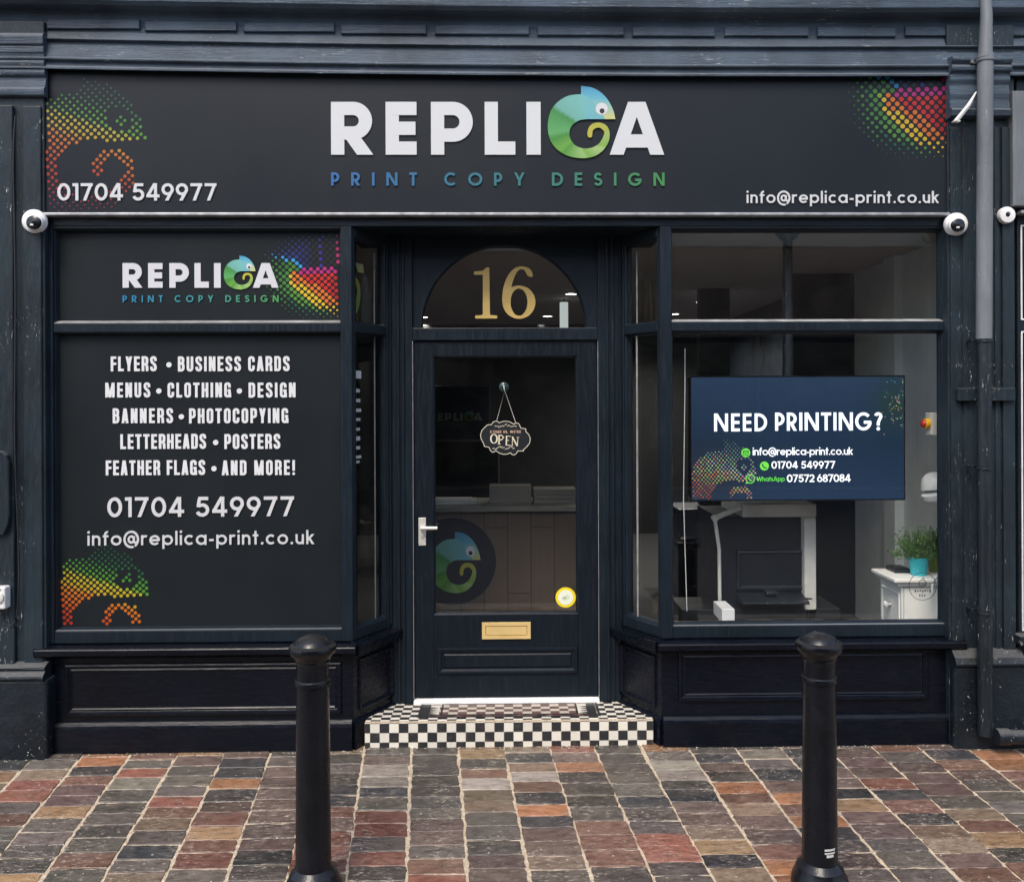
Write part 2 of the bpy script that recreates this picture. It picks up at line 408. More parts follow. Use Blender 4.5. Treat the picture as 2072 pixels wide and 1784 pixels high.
def glyph(ch, W, w, n=2.0):
    """strokes of one letter with cap height 1 and outer width W; a stroke is (points, closed); a filled dot is ('dot', x, y, r)"""
    h = w / 2; S = []
    def st(*p): S.append((list(p), False))
    def bowl(top, bot, right):
        ry = (top - bot) / 2; rx = min(ry, right - h - h)
        S.append(([(h, top), (right - h - rx, top)] + oval(right - h - rx, (top + bot) / 2, rx, ry, 90, -90, n)[1:] + [(h, bot)], False))
    rc = W / 2 - h
    if ch == 'I' or ch == '|': st((h, 0), (h, 1))
    elif ch == 'L': st((h, 0), (h, 1)); st((h, h), (W, h))
    elif ch == 'E': st((h, 0), (h, 1)); [st((h, y), (W - (0.02 if y == .5 else 0), y)) for y in (h, .5, 1 - h)]
    elif ch == 'F': st((h, 0), (h, 1)); [st((h, y), (W, y)) for y in (.5, 1 - h)]
    elif ch == 'T': st((W / 2, 0), (W / 2, 1)); st((0, 1 - h), (W, 1 - h))
    elif ch == 'H': st((h, 0), (h, 1)); st((W - h, 0), (W - h, 1)); st((h, .5), (W - h, .5))
    elif ch == 'P': st((h, 0), (h, 1)); bowl(1 - h, .37, W)
    elif ch == 'R': st((h, 0), (h, 1)); bowl(1 - h, .41, W * .97); st((W * (.42 if n < 2.5 else .55), .43), (W - w * .62, 0))
    elif ch == 'B': st((h, 0), (h, 1)); bowl(1 - h, .53, W * .93); bowl(.53, h, W)
    elif ch == 'D': st((h, 0), (h, 1)); bowl(1 - h, h, W)
    elif ch == 'A': st((w * .56, 0), (W / 2 - w * .13, 1)); st((W - w * .56, 0), (W / 2 + w * .13, 1)); st((W * .26, .26), (W * .74, .26))
    elif ch == 'N': st((h, 0), (h, 1)); st((W - h, 0), (W - h, 1)); st((w * .62, 1), (W - w * .62, 0))
    elif ch == 'M': st((h, 0), (h, 1)); st((W - h, 0), (W - h, 1)); st((w * .6, 1), (W / 2, .0)); st((W - w * .6, 1), (W / 2, .0))
    elif ch == 'Y': st((w * .56, 1), (W / 2, .40)); st((W - w * .56, 1), (W / 2, .40)); st((W / 2, 0), (W / 2, .45))
    elif ch == 'V': st((w * .56, 1), (W / 2, 0)); st((W - w * .56, 1), (W / 2, 0))
    elif ch == 'W': st((w * .56, 1), (W * .29, 0)); st((W * .5, 1), (W * .29, 0)); st((W * .5, 1), (W * .71, 0)); st((W - w * .56, 1), (W * .71, 0))
    elif ch == 'K': st((h, 0), (h, 1)); st((h, .42), (W - w * .6, 1)); st((W * .4, .6), (W - w * .6, 0))
    elif ch in 'O0': S.append((oval(W / 2, .5, rc, .5 - h, 0, 360, n, 44)[:-1], True))
    elif ch == 'C':
        if n > 2.5: S.append((oval(W / 2, .5, rc, .5 - h, 14, 346, n, 40), False))
        else: S.append((oval(.5, .5, .5 - h, .5 - h, 46, 314, n, 34), False))
    elif ch == 'G':
        if n > 2.5: S.append((oval(W / 2, .5, rc, .5 - h, 16, 352, n, 40), False)); st((W / 2, .46), (W - h * .6, .46)); st((W - h, .46), (W - h, 0))
        else: S.append((oval(W / 2, .5, rc, .5 - h, 42, 352, n, 40), False)); st((W * .52, .45), (W - h * .4, .45))
    elif ch == 'S':
        ry = (1 - w) / 4
        S.append((oval(W / 2, 1 - h - ry, rc * .92, ry, 22, 270, n, 20) + oval(W / 2, h + ry, rc, ry, 90, -158, n, 20)[1:], False))
    elif ch == 'U': S.append(([(h, 1), (h, .4)] + oval(W / 2, h + rc, rc, rc, 180, 360, n) + [(W - h, .4), (W - h, 1)], False))
    elif ch == '?': S.append((oval(W / 2, 1 - h - rc, rc, rc, 165, -50, n) + [(W / 2, .42), (W / 2, .26)], False)); S.append(('dot', W / 2, w * .55, w * .6))
    elif ch == '!': S.append(([(W / 2, 1), (W / 2, .28)], False)); S.append(('dot', W / 2, w * .5, w * .55))
    elif ch == '1': st((W - h, 0), (W - h, 1)); st((W * .02, 1 - h * 1.05), (W - h, 1 - h * 1.05))
    elif ch == '2': S.append((oval(W / 2, 1 - h - rc, rc, rc, 170, -30, n) + [(w * .7, h)], False)); st((0, h), (W, h))
    elif ch == '4': st((W * .70, 0), (W * .70, 1)); st((W * .64, 1 - h * .3), (w * .5, .27)); st((0.01, .27), (W, .27))
    elif ch == '5': st((W * .22, 1 - h), (W * .93, 1 - h)); st((W * .30, 1 - h * 1.2), (W * .20, .48)); S.append((oval(W / 2, .335, rc, .335 - h, 128, -158, n), False))
    elif ch == '7': st((0.02, 1 - h), (W, 1 - h)); st((W - w * .66, 1 - h), (W * .34, 0))
    elif ch == '9': S.append((oval(W / 2, 1 - h - rc, rc, rc, 0, 360, n, 36)[:-1], True)); st((W - h * 1.25, 1 - h - rc * 1.35), (W * .42, 0))
    elif ch == '6': S.append((oval(W / 2, h + rc, rc, rc, 0, 360, n, 36)[:-1], True)); st((h * 1.25, h + rc * 1.35), (W * .58, 1))
    elif ch == '8': S.append((oval(W / 2, .74, rc * .86, .26 - h, 0, 360, n, 30)[:-1], True)); S.append((oval(W / 2, .29, rc, .29 - h, 0, 360, n, 30)[:-1], True))
    elif ch == '-': st((0.02, .34), (W - .02, .34))
    elif ch in '.,': S.append(('dot', W / 2, w * .55, w * .62))
    elif ch == "'": st((W / 2, .7), (W / 2, 1))
    elif ch == '\u2022': S.append(('dot', W / 2, .44, W / 2))
    elif ch == '@':
        S.append((oval(W / 2, .42, W / 2 - h * .6, .60 - h * .6, -58, 290 - 360 + 360, n, 44), False)); S.append((oval(W / 2, .42, .19, .22, 0, 360, n, 26)[:-1], True)); st((W / 2 + .20, .66), (W / 2 + .17, .22))
        S.append((oval(W / 2 + .30, .30, .13, .11, 180, 340, n, 10), False))
    else:
        X = XH; r = X / 2 - h
        if ch == 'o': S.append((oval(W / 2, X / 2, rc, r, 0, 360, n, 36)[:-1], True))
        elif ch == 'c': S.append((oval(X / 2, X / 2, r, r, 46, 314, n, 30), False))
        elif ch == 'e': S.append((oval(W / 2, X / 2, rc, r, 0, 318, n, 32), False)); st((h, X / 2), (W - h * .4, X / 2))
        elif ch == 'a': S.append((oval(W / 2, X / 2, rc, r, 0, 360, n, 36)[:-1], True)); st((W - h, 0), (W - h, X))
        elif ch == 'p': S.append((oval(W / 2, X / 2, rc, r, 0, 360, n, 36)[:-1], True)); st((h, -.27), (h, X))
        elif ch in 'nh':
            rn = W / 2 - h; st((h, 0), (h, X if ch == 'n' else 1.02)); S.append((oval(W / 2, X - h - rn, rn, rn, 180, 0, n, 18) + [(W - h, 0)], False))
        elif ch == 'u':
            rn = W / 2 - h; st((W - h, 0), (W - h, X)); S.append(([(h, X)] + oval(W / 2, h + rn, rn, rn, 180, 360, n, 18), False))
        elif ch == 'r': st((h, 0), (h, X)); S.append((oval(W * .72, X - h - .21, W * .72 - h, .21, 175, 62, n, 12), False))
        elif ch == 'f': S.append(([(W * .42, 0), (W * .42, .76)] + oval(W * .42 + .17, .80, .17, .16, 180, 80, n, 10), False)); st((0, X - h * .8), (W, X - h * .8))
        elif ch == 't': st((W / 2, 0), (W / 2, .98)); st((0, X - h * .8), (W, X - h * .8))
        elif ch == 'k': st((h, 0), (h, 1.02)); st((h, .30), (W - w * .65, X)); st((W * .38, .42), (W - w * .6, 0))
        elif ch == 'i': st((h, 0), (h, X)); S.append(('dot', h, .95, w * .6))
        elif ch == 'l': st((h, 0), (h, 1.02))
        elif ch == 's':
            ry = (X - w) / 4; S.append((oval(W / 2, X - h - ry, rc * .9, ry, 25, 270, n, 14) + oval(W / 2, h + ry, rc, ry, 90, -155, n, 14)[1:], False))
    return S
def chamf(ps, c, closed=False, keep=()):
    out = []; k = len(ps)
    for i, p in enumerate(ps):
        if (not closed and i in (0, k - 1)) or i in keep: out.append(p); continue
        a, b = Vector(ps[i - 1]), Vector(ps[(i + 1) % k]); q = Vector(p)
        da, db = (a - q), (b - q); ca, cb = min(c, da.length * .48), min(c, db.length * .48)
        p1, p2 = q + da.normalized() * ca, q + db.normalized() * cb; m_ = (p1 + p2) / 2 + (q - (p1 + p2) / 2) * .34
        out += [tuple(p1), tuple(m_), tuple(p2)]
    return out
def cglyph(ch, W, w):
    h = w / 2; S = []; c = .105; t, b, l, r = 1 - h * .9, h * .9, h, W - h
    def st(*p): S.append((list(p), False))
    def pa(ps, closed=False, keep=()): S.append((chamf(ps, c, closed, keep), closed))
    if ch == 'O': pa([(l, b), (r, b), (r, t), (l, t)], True)
    elif ch == 'C': pa([(r, .62), (r, t), (l, t), (l, b), (r, b), (r, .38)])
    elif ch == 'G': pa([(r, .66), (r, t), (l, t), (l, b), (r, b), (r, .50)]); st((W * .5, .46), (W, .46)); st((r + h * .3, 0), (r + h * .3, .3))
    elif ch == 'S': pa([(r, .68), (r, t), (l, t), (l, .62), (r, .40), (r, b), (l, b), (l, .31)])
    elif ch == 'D': st((l, 0), (l, 1)); pa([(l, t), (r, t), (r, b), (l, b)])
    elif ch == 'P': st((l, 0), (l, 1)); pa([(l, t), (r, t), (r, .42), (l, .42)])
    elif ch == 'R': st((l, 0), (l, 1)); pa([(l, t), (r, t), (r, .46), (l, .46)]); st((r, .40), (r + h * .15, 0))
    elif ch == 'B': st((l, 0), (l, 1)); pa([(l, t), (r - .012, t), (r - .012, .53), (l, .53)]); pa([(l, .53), (r, .53), (r, b), (l, b)])
    elif ch == 'U': pa([(l, 1), (l, b), (r, b), (r, 1)])
    elif ch == 'A': st((w * .45, 0), (W / 2 - w * .10, 1)); st((W - w * .45, 0), (W / 2 + w * .10, 1)); st((W * .28, .24), (W * .72, .24))
    elif ch == 'N': st((l, 0), (l, 1)); st((r, 0), (r, 1)); S.append(([(l + h * .1, 1), (r - h * .1, 0)], False))
    elif ch == 'M': st((l, 0), (l, 1)); st((r, 0), (r, 1)); st((l + h * .2, 1), (W / 2, 0)); st((r - h * .2, 1), (W / 2, 0))
    elif ch == 'Y': st((w * .5, 1), (W / 2, .38)); st((W - w * .5, 1), (W / 2, .38)); st((W / 2, 0), (W / 2, .45))
    else: return glyph(ch, W, w, 3)
    return S
def letters(mb, text, x0, x1, zb, H, w, y, col, n=2.0, widths=None, th=0.002, cond=None, slant=0.0):
    """write text from x0 to x1 (tracking is solved) on baseline zb with cap height H"""
    def gw(ch):
        if cond: return {'I': w, '\u2022': .34, ' ': .20, '!': w * 1.1, 'M': cond * 1.42, 'L': cond * .86, 'F': cond * .84, 'E': cond * .88, 'T': cond * .95}.get(ch, cond)
        if ch == 'I': return w
        if ch == 'i' or ch == 'l': return w
        return (widths or GEO_W).get(ch, GEO_W.get(ch, .6))
    tot = sum(gw(c) for c in text) * H; tr = (x1 - x0 - tot) / max(1, len(text) - 1); x = x0
    for ch in text:
        W = gw(ch); k = 0
        if ch != ' ':
            for s in (cglyph(ch, W, w) if cond else glyph(ch, W, w, n)):
                yy = y - 0.00022 * k; k += 1
                cc = col((x + W * H / 2 - x0) / (x1 - x0)) if callable(col) else col
                tf = lambda px, pz: (x + (px + slant * pz) * H, zb + pz * H)
                if s[0] == 'dot':
                    cx, cz = tf(s[1], s[2]); mb.disc(cx, cz, s[3] * H, yy, th, 20, cc)
                else:
                    mb.ribbon([tf(*p) for p in s[0]], w * H, yy, th, s[1], cc, (zb, zb + H, zb + XH * H, zb - .27 * H))
        x += W * H + tr
def text_px(mb, text, xa, xb, ybase, ycap, w, y, col, **kw):
    xm = (xa + xb) / 2; zb = pt(xm, ybase, y).z; zt = pt(xm, ycap, y).z
    letters(mb, text, pt(xa, ybase, y).x, pt(xb, ybase, y).x, zb, zt - zb, w, y, col, **kw)

# ------------------------------------------------------------------ the lizard emblem, in its own drawing units
PAIRS = [((1469, 535), (1500, 675)), ((1400, 543), (1462, 680)), ((1340, 577), (1432, 697)), ((1298, 632), (1411, 722)), ((1282, 713), (1403, 755)), ((1295, 790), (1411, 790)),
         ((1335, 845), (1432, 818)), ((1400, 882), (1462, 834)), ((1480, 894), (1495, 840)), ((1545, 882), (1535, 833)), ((1592, 850), (1570, 812)), ((1622, 805), (1590, 782)),
         ((1630, 760), (1600, 752)), ((1620, 722), (1592, 736)), ((1595, 700), (1578, 725)), ((1565, 694), (1565, 722)), ((1535, 700), (1548, 727)), ((1514, 720), (1535, 740)),
         ((1505, 750), (1532, 760)), ((1508, 772), (1530, 773)), ((1516, 778), (1524, 778))]
HEAD = [(1469, 535), (1469, 488), (1500, 490), (1545, 503), (1590, 533), (1625, 575), (1650, 625), (1662, 675), (1605, 675), (1500, 675)]
def cr(p0, p1, p2, p3, t):
    return tuple(0.5 * ((2 * b) + (-a + c) * t + (2 * a - 5 * b + 4 * c - d) * t * t + (-a + 3 * b - 3 * c + d) * t ** 3) for a, b, c, d in zip(p0, p1, p2, p3))
def dense(lst, k):
    out = []
    for i in range(len(lst) - 1):
        for j in range(k):
            out.append(cr(lst[max(i - 1, 0)], lst[i], lst[i + 1], lst[min(i + 2, len(lst) - 1)], j / k))
    out.append(lst[-1]); return out
OUT_, INN_ = dense([p[0] for p in PAIRS], 5), dense([p[1] for p in PAIRS], 5)
HEAD_D = HEAD[:2] + dense(HEAD[1:8], 4)[1:] + HEAD[8:]
BODY_POLY = OUT_ + INN_[::-1]
def lerp(a, b, t): return tuple(x + (y - x) * t for x, y in zip(a, b))
def grad(stops, t):
    for (p, c), (q, d) in zip(stops, stops[1:]):
        if t <= q: return lerp(c, d, max(0, min(1, (t - p) / (q - p))))
    return stops[-1][1]
LIZ = [(0, (.20, .55, .50)), (.11, (.17, .46, .38)), (.13, (.045, .28, .05)), (.22, (.12, .42, .13)), (.24, (.05, .27, .03)), (.30, (.16, .42, .05)), (.32, (.08, .32, .03)),
       (.40, (.34, .56, .18)), (.42, (.20, .44, .06)), (.50, (.42, .60, .22)), (.52, (.25, .47, .07)), (.60, (.36, .52, .13)), (.64, (.45, .48, .06)), (1, (.58, .50, .05))]
def lizard(mb, fn, y, th=0.003, dim=1.0):
    n = len(OUT_); R = 5
    for i in range(n - 1):
        for r in range(R):
            q = [lerp(OUT_[i], INN_[i], r / R), lerp(OUT_[i + 1], INN_[i + 1], r / R), lerp(OUT_[i + 1], INN_[i + 1], (r + 1) / R), lerp(OUT_[i], INN_[i], (r + 1) / R)]
            t = i / (n - 1) + (0.05 * (r / R) ** 1.5 if i < n * .62 else 0)
            c = tuple(v * dim for v in grad(LIZ, t))
            pp = [fn(*p) for p in q]
            mb.add([(p[0], y, p[1]) for p in pp], [(0, 1, 2, 3)], c)
    for edge in (OUT_, INN_):
        for i in range(n - 1):
            a, b = fn(*edge[i]), fn(*edge[i + 1])
            mb.add([(a[0], y, a[1]), (b[0], y, b[1]), (b[0], y + th, b[1]), (a[0], y + th, a[1])], [(0, 1, 2, 3)], tuple(v * dim for v in grad(LIZ, i / (n - 1))))
    # head in thin strips: blue crest fading to yellow beak, aqua face
    ys = [488 + 187 * i / 26 for i in range(27)]
    def xr(yv):
        for a, b in zip(HEAD_D[1:], HEAD_D[2:]):
            if a[1] <= yv <= b[1] and b[1] > a[1]: return a[0] + (b[0] - a[0]) * (yv - a[1]) / (b[1] - a[1])
        return 1469
    def xl(yv): return 1469 if yv < 535 else 1469 + (yv - 535) * 31 / 140 - 1
    def xs(yv): return 1469 if yv < 535 else 1469 + 136 * ((yv - 535) / 140) ** 0.62
    crest = [(0, (.07, .36, .60)), (.35, (.14, .50, .62)), (.6, (.34, .60, .50)), (.85, (.60, .64, .30)), (1, (.70, .66, .22))]
    face = [(0, (.20, .55, .52)), (1, (.18, .50, .56))]
    for a, b in zip(ys, ys[1:]):
        tt = (a - 488) / 187
        for l, r, pal, yy in ((xl, xs, face, y - .0002), (xs, xr, crest, y - .0002)):
            q = [fn(l(a), a), fn(max(r(a), l(a)), a), fn(max(r(b), l(b)), b), fn(l(b), b)]
            if abs(q[0][0] - q[1][0]) + abs(q[3][0] - q[2][0]) < 1e-5: continue
            mb.add([(p[0], yy, p[1]) for p in q], [(0, 1, 2, 3)], tuple(v * dim for v in grad(pal, tt)))
    def dot(cx, cy, r, yy, c):
        mb.add([(p[0], yy, p[1]) for p in [fn(cx + r * math.cos(2 * math.pi * i / 24), cy + r * math.sin(2 * math.pi * i / 24)) for i in range(24)]], [tuple(range(24))], c)
    dot(1585, 617, 34, y - .0008, tuple(v * dim for v in (.78, .78, .78))); dot(1587, 629, 14, y - .0014, (.012, .012, .014))
def inside(poly, x, y):
    r = False; j = len(poly) - 1
    for i in range(len(poly)):
        a, b = poly[i], poly[j]
        if (a[1] > y) != (b[1] > y) and x < (b[0] - a[0]) * (y - a[1]) / (b[1] - a[1] + 1e-12) + a[0]: r = not r
        j = i
    return r
def in_lizard(x, y):
    d = math.hypot(x - 1585, y - 612)
    if 17 < d < 36: return False
    return inside(HEAD_D, x, y) or inside(BODY_POLY, x, y)
DOT_PAL = [(0, (.01, .11, .04)), (.10, (.02, .16, .05)), (.16, (.07, .30, .03)), (.24, (.12, .38, .03)), (.265, (.62, .55, .02)), (.37, (.66, .40, .01)), (.40, (.72, .22, .01)), (.52, (.68, .12, .008)),
           (.62, (.55, .045, .012)), (.78, (.42, .02, .02)), (.86, (.40, .02, .10)), (1, (.20, .02, .14))]
def dotted_lizard(mb, fx, clip, y, pitch=12.0, rmax=4.6, col=None, fade=None):
    """halftone lizard: fx maps drawing units to (x, z); clip(x, z) keeps a dot"""
    c30, s30 = math.cos(rad(-4)), math.sin(rad(-4)); k = 0
    for i in range(-60, 61):
        for j in range(-60, 61):
            u = i * pitch + (j % 2) * pitch / 2; v = j * pitch * .49
            lx, ly = 1470 + u * c30 - v * s30, 690 + u * s30 + v * c30
            if not (1270 < lx < 1680 and 480 < ly < 900) or not in_lizard(lx, ly): continue
            X, Z = fx(lx, ly)
            if not clip(X, Z): continue
            t = (ly - 488 - .35 * (lx - 1360)) / 430 + .06
            ed = min(1.0, 0.40 + max(0, (lx - 1282)) / 110.0) if fade is None else fade(lx, ly)
            tt = max(0.0, min(1.0, (ly - 488) / 150)); rr = rmax * (.48 + .52 * tt) * ed
            if ly > 780: rr *= max(.35, 1 - (ly - 780) / 160)
            P0 = fx(lx, ly); P1 = fx(lx + rr, ly); r = abs(P1[0] - P0[0])
            c = grad(DOT_PAL, max(0, min(1, t))) if col is None else col(t)
            mb.disc(X, Z, r, y, 0.0015, 12, c)
def dot_burst(mb, fx, clip, y, s=1.0):
    """halftone swirl; drawing units are those of the upper window sign enlarged (vortex at 1100, 780)"""
    a = rad(40)
    for i in range(-40, 41):
        for j in range(-40, 41):
            x = 1100 + i * 118 + j * 62.0; yv = 780 + j * 53.0 - i * 4.0
            dx, dy = x - 1330, yv - 860
            d = math.hypot(dx * .80, dy)
            if d > 790 or x < 120: continue
            X, Z = fx(x, yv)
            if not clip(X, Z): continue
            u, t = (x - 1100) / 600, (yv - 790) / 800
            edge = max(0.12, min(1, (800 - d) / 330)); r = 33 * edge ** .75
            line = 770 - (x - 1100) * .06 + (0 if x > 1100 else (x - 1100) * -.0)
            cyan = 450 + (x - 190) * .33
            v = t - .5 * u
            if yv > line or (x < 1080 and yv > cyan):
                if u < -.75 or (t < .05 and u < -.1): c = lerp((.01, .08, .02), (.06, .26, .02), random.random())
                elif u < -.45: c = (.05, .22, .03) if t > .1 or random.random() < .7 else (.2, .4, .02)
                elif t < .06: c = (.48, .01, .20)
                elif v < .16: c = (.62, .012, .008) if u < .8 else (.42, .008, .01)
                elif v < .36: c = (.74, .17, .008)
                elif v < .58 and u > -.45: c = (.74, .50, .01)
                elif v < .78: c = (.09, .30, .03)
                else: c = (.012, .13, .05)
                if u <= -.3 and v < .45 and t > .02 and u > -.47: c = (.66, .46, .02)
            else:
                dd = yv - cyan
                if x < 1090 and dd > -70: c = (.02, .30, .62)
                elif x < 1000: c = lerp((.008, .05, .26), (.010, .010, .12), min(1, -dd / 240))
                elif x < 1230: c = lerp((.010, .010, .16), (.004, .004, .03), (x - 1000) / 230)
                elif x > 1630 : c = (.40, .012, .12)
                elif abs(x - 1390) < 36: c = (.03, .015, .22)
                else: c = (.003, .003, .004)
            mb.disc(X, Z, abs(fx(x + r, yv)[0] - X), y, 0.0015, 14, c)

# ================================================================== THE GROUND
PAL = [((.078, .068, .060), 20), ((.120, .104, .088), 16), ((.128, .086, .074), 15), ((.175, .092, .066), 12), ((.215, .155, .105), 11), ((.34, .155, .072), 6), ((.040, .041, .045), 17),
       ((.105, .042, .042), 1), ((.31, .275, .22), 4), ((.235, .095, .066), 6), ((.31, .19, .10), 4)]
bag = [c for c, k in PAL for _ in range(k)]
pv = MB(); rnd = random.Random(11)
x_ref = XX(740, 0, 1510); colw = 0.2345; joint = 0.011
for ci in range(-22, 23):
    yy = 0.16 - rnd.random() * 0.06; shear = -0.10
    prev = None
    while yy > -3.36:
        dp = rnd.uniform(0.086, 0.112); y1, y0 = yy - joint * rnd.uniform(.25, .75), yy - dp
        wob = 0.004 * math.sin(yy * 2.3 + ci) + rnd.uniform(-.003, .003)
        xa = x_ref + ci * colw + shear * yy + wob + joint * .5; xb = xa + colw - joint * rnd.uniform(.7, 1.2)
        if y0 < -3.38: break
        c = rnd.choice(bag)
        if prev and rnd.random() < .18: c = prev
        prev = c; k = rnd.uniform(.66, 1.32); c = tuple(min(.6, v * k * rnd.uniform(.95, 1.05)) for v in c)
        dz = rnd.uniform(-.0022, .0022); tx, ty = rnd.uniform(-.010, .010), rnd.uniform(-.016, .016)
        ol = []
        nx, ny = 7, 4
        for i in range(nx): ol.append((xa + (xb - xa) * i / nx, y0))
        for i in range(ny): ol.append((xb, y0 + (y1 - y0) * i / ny))
        for i in range(nx): ol.append((xb - (xb - xa) * i / nx, y1))
        for i in range(ny): ol.append((xa, y1 - (y1 - y0) * i / ny))
        cx, cy = (xa + xb) / 2, (y0 + y1) / 2; n = len(ol)
        ol = [(px + rnd.uniform(-.0036, .0036) + shear * (py - cy), py + rnd.uniform(-.0032, .0032)) for px, py in ol]
        # knock the corners off
        for q in (0, nx, nx + ny, 2 * nx + ny):
            px, py = ol[q]; ol[q] = (px + (cx - px) * .02 * rnd.uniform(0, 1.3), py + (cy - py) * .05 * rnd.uniform(0, 1.3))
        f = lambda px, py, z: (px, py, gz(min(py, 0)) + dz + tx * (px - cx) + ty * (py - cy) + z)
        ins = [(px + (cx - px) * .014, py + (cy - py) * .034) for px, py in ol]
        pv.add([f(px, py, 0) for px, py in ins] + [f(px, py, -.0022) for px, py in ol] + [f(px, py, -.02) for px, py in ol],
               [tuple(range(n))] + [(i, (i + 1) % n, n + (i + 1) % n, n + i) for i in range(n)] + [(n + i, n + (i + 1) % n, 2 * n + (i + 1) % n, 2 * n + i) for i in range(n)], c)
        yy -= dp
struct(pv.build("pavement", "clay_pavers"))
sb = MB(); sb.add([(-6, -3.40, gz(-3.40) - .0042), (6, -3.40, gz(-3.40) - .0042), (6, 0, -.0042), (-6, 0, -.0042), (6, .6, -.0042), (-6, .6, -.0042)], [(0, 1, 2, 3), (3, 2, 4, 5)])
struct(sb.build("pavement_bedding", "joint_sand"))
kb = MB(); kb.box(-40, 40, -3.55, -3.40, gz(-3.4) - .3, gz(-3.4) + .002); struct(kb.build("kerb", "kerb_stone", bevel=.012))
rz = gz(-3.4) - .11
rd = MB(); rd.add([(-250, -250, rz), (250, -250, rz), (250, 250, rz), (-250, 250, rz)], [(0, 1, 2, 3)]); struct(rd.build("road", "asphalt"))
sp = MB()
for a, b in ((-40, -6), (6, 40)): sp.add([(a, -3.40, gz(-3.4)), (b, -3.40, gz(-3.4)), (b, .3, 0), (a, .3, 0)], [(0, 1, 2, 3)])
struct(sp.build("side_pavement", "kerb_stone"))

# ================================================================== THE SHOP BUILDING
shop = thing("shop_building", "dark navy painted Victorian shop front with recessed glazed door between two display windows", "shop building", (0, 0, 0))
def part(mb, name, mat, bevel=0.004, parent=None, **k): return mb.build(name, mat, parent or shop, bevel=bevel, **k)
# shared levels
Z_SILL_T = ZL(1300); Z_SILL_B = ZL(1326); Z_PL_T = ZL(1464); Z_RAIL_T = ZL(1275); Z_TR_T, Z_TR_B = ZL(653), ZL(672); Z_HEAD = ZL(458); Z_SIGN_B = ZL(434); Z_SIGN_T = ZL(150)
XLO, XRO = XX(95), XX(1918)          # outer limits of the timber front
XLC0, XLC1 = XX(690), XX(713)        # left corner post
XRC0, XRC1 = XX(1337), XX(1359)
XLP0, XLP1 = XX(122, .046) - .012, XX(690)        # panes
XRP0, XRP1 = XX(1360), XX(1898, .05) + .012
RY = 0.31                            # recess depth
LBX, RBX = XX(803, RY), XX(1243, RY) # back end of the splays
SAGX = XX(1400)
def sag(x): return -0.030 * max(0.0, 1 - ((x - SAGX) / 3.3) ** 2) + 0.012

# cornice above the sign
c0 = MB()
zt = lambda yd: ZL(yd, -.04)
prof = [(.30, Z_SIGN_T + .004), (-.030, Z_SIGN_T + .004), (-.062, zt(148)), (-.062, zt(143)), (-.050, zt(140)), (-.046, zt(131)), (-.066, zt(129)), (-.066, zt(125)),
        (-.052, zt(123)), (-.030, zt(88)), (-.050, zt(86)), (-.050, zt(83.5)), (-.026, zt(81)), (-.006, zt(63)), (-.006, zt(34)), (-.012, zt(22)), (-.075, zt(20)), (-.095, zt(14)), (-.10, zt(-40)), (.30, zt(-40))]
c0.ext(prof, XX(-260), XX(2330), 46, sag)
part(c0, "cornice", "cornice_paint", .003)
c1 = MB()
xs_ = [(95, 282), (293, 478), (493, 676), (690, 862), (880, 1070), (1088, 1262), (1280, 1446), (1466, 1636), (1654, 1812), (1832, 1972), (2024, 2170)]
for a, b in xs_:
    s = sag(XX((a + b) / 2)) + random.uniform(-.003, .003)
    xa, xb = XX(a, -.02, 50), XX(b, -.02, 50)
    c1.ext([(-.005, zt(58) + s), (-.020, zt(58) + s), (-.020, zt(42) + s), (-.015, zt(39.5) + s), (-.005, zt(38.5) + s)], xa, xb)
part(c1, "cornice_block", "cornice_paint", .003)
wall = MB(); wall.box(XX(-260), XX(2330), -.05, .30, zt(-40), 6.2)
part(wall, "upper_wall", "red_brick", 0)
rf = MB(); rf.ext([(-.30, 6.2), (.30, 6.2), (4.2, 8.3), (4.2, 8.2)], XX(-260), XX(2330)); part(rf, "roof", "slate_roof", 0)

# header beam under the sign, spanning the whole front
hb = MB(); hb.box(XLO, XRO, .002, .10, Z_HEAD, Z_SIGN_B + .02); part(hb, "header_beam", "navy_paint_rail", .004)
bkb = MB(); bkb.box(XLO, XRO, .02, .30, Z_SIGN_B + .02, Z_SIGN_T + .02); part(bkb, "sign_backing", "navy_paint_rail", .0)
tm = MB(); tm.ext([(.0, Z_SIGN_B + .006), (-.038, Z_SIGN_B + .002), (-.042, Z_SIGN_B - .004), (-.042, Z_SIGN_B - .012), (-.03, Z_SIGN_B - .016), (.0, Z_SIGN_B - .016)], XX(88), XX(1924), 20)
part(tm, "sign_ledge", "trim_metal", .0015)

